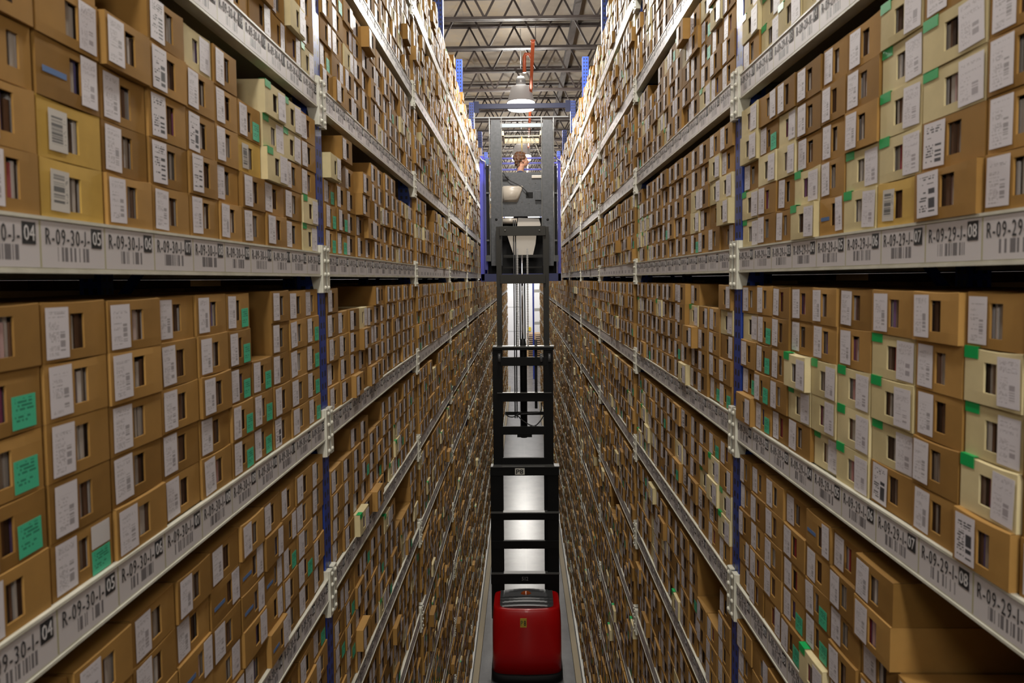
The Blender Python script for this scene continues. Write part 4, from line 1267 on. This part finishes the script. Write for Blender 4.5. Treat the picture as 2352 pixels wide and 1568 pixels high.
for sg in (-1, 1):
    hy = HY+sg*.10
    kx = HX+.0; capsule(pb, (HX-.03, hy, hipz), (kx, hy+sg*.02, fz+.48), .088, .058, 9)
    capsule(pb, (kx, hy+sg*.02, fz+.48), (HX-.04, hy+sg*.02, fz+.09), .056, .038, 9)
    capsule(pb, (HX-.06, hy+sg*.02, fz+.045), (HX+.13, hy+sg*.03, fz+.035), .042, .032, 6)
    sx_ = Vector((HX-.03, HY+sg*.20, sh-.03)); el = Vector((HX+.02, HY+sg*.25, sh-.31)); wr = Vector((HX+.24, HY+sg*.16, sh-.33))
    capsule(pb, sx_, el, .052, .040, 8); capsule(pb, el, wr, .040, .027, 8)
    # hand: palm, four fingers of different length closing on the control bar, thumb from the side
    pm = wr+Vector((.05, -sg*.01, 0)); pb.ball(pm, (.045, .038, .017), 12)
    for fi, (off, ln) in enumerate(((-.030, .060), (-.011, .072), (.009, .068), (.028, .052))):
        p0 = pm+Vector((.038, off, .0)); p1 = p0+Vector((ln*.5, off*.15, -.004)); p2 = p1+Vector((ln*.30, 0, -.022)); p3 = p2+Vector((-.006, 0, -.022))
        capsule(pb, p0, p1, .0095, .009, 4); capsule(pb, p1, p2, .009, .0085, 3); capsule(pb, p2, p3, .0085, .0075, 3)
    t0 = pm+Vector((-.012, -sg*.034, -.004)); t1 = t0+Vector((.026, -sg*.022, -.010)); t2 = t1+Vector((.026, -sg*.002, -.010))
    capsule(pb, t0, t1, .013, .011, 4); capsule(pb, t1, t2, .011, .009, 3)
driver = pb.obj('person', skin, None, (HX, HY, fz)); remesh(driver, .0075, 4)
setp(driver, 'driver with curly brown hair standing in the raised cab, head turned right', 'person')
hb = B()
hb.ball(hd(-.03, 0, .045), (.108, .092, .100), 18, rotm)
for i in range(70):
    a = random.uniform(0, 6.28); el_ = random.uniform(-.45, 1.4)
    dv = Vector((math.cos(a)*math.cos(el_), math.sin(a)*math.cos(el_), math.sin(el_)))
    if dv.x > .45 and dv.z < .55: continue
    hb.ball(hd(-.028+dv.x*.102, dv.y*.088, .035+dv.z*.102), random.uniform(.018, .030), 8)
for i in range(18):
    hb.ball(hd(random.uniform(-.115, -.05), random.uniform(-.06, .06), random.uniform(-.09, 0)), random.uniform(.018, .028), 8)
ho = hb.obj('hair', hairm); remesh(ho, .006, 2); ho.parent = driver; ho.matrix_parent_inverse = Matrix.Translation(driver.location).inverted()
eb = B()
for sg in (-1, 1): eb.ball(hd(.079, sg*.030, .004), (.009, .012, .008), 10, rotm)
eo = eb.obj('eyes', newmat('eye_white', (.6, .57, .55), .2)); eo.parent = driver; eo.matrix_parent_inverse = Matrix.Translation(driver.location).inverted()
sb = B()
capsule(sb, (HX-.03, HY-.17, sh-.02), (HX-.03, HY+.17, sh-.02), .074, .074, 8)
sb.ball((HX-.03, HY, sh+.01), (.085, .10, .06), 14)
for i in range(10):
    t = i/9; sb.ball((HX-.03, HY, sh-.04-.52*t), (.128-.01*math.sin(t*3), .198-.03*math.sin(t*3.14), .08), 16)
for sg in (-1, 1):
    capsule(sb, (HX-.03, HY+sg*.20, sh-.03), (HX+.0, HY+sg*.236, sh-.21), .066, .056, 7)
so = sb.obj('shirt', shirt); remesh(so, .010, 4); so.parent = driver; so.matrix_parent_inverse = Matrix.Translation(driver.location).inverted()
tb_ = B()
capsule(tb_, (HX-.03, HY-.09, hipz+.04), (HX-.03, HY+.09, hipz+.04), .122, .122, 5)
for sg in (-1, 1):
    hy = HY+sg*.10
    capsule(tb_, (HX-.03, hy, hipz), (HX, hy+sg*.02, fz+.48), .100, .072, 9); capsule(tb_, (HX, hy+sg*.02, fz+.48), (HX-.04, hy+sg*.02, fz+.12), .072, .060, 9)
to_ = tb_.obj('trousers', jeans); remesh(to_, .010, 4); to_.parent = driver; to_.matrix_parent_inverse = Matrix.Translation(driver.location).inverted()
sb2 = B()
for sg in (-1, 1):
    hy = HY+sg*.12
    capsule(sb2, (HX-.07, hy, fz+.05), (HX+.14, hy+sg*.01, fz+.042), .050, .040, 7)
sho = sb2.obj('shoes', rubber); remesh(sho, .009, 3); sho.parent = driver; sho.matrix_parent_inverse = Matrix.Translation(driver.location).inverted()
# control bar in the cab that the hands hold
cb_x = HX+.24+.05+.035
B().tube([(cb_x+.035, HY-.32, sh-.36), (cb_x+.035, HY+.32, sh-.36)], .014, 10).tube([(cb_x+.035, HY+.32, sh-.36), (cb_x+.035, HY+.32, fz)], .014, 10).tube([(cb_x+.035, HY-.32, sh-.36), (cb_x+.035, HY-.32, fz)], .014, 10).obj('control_bar', rubber, tr)
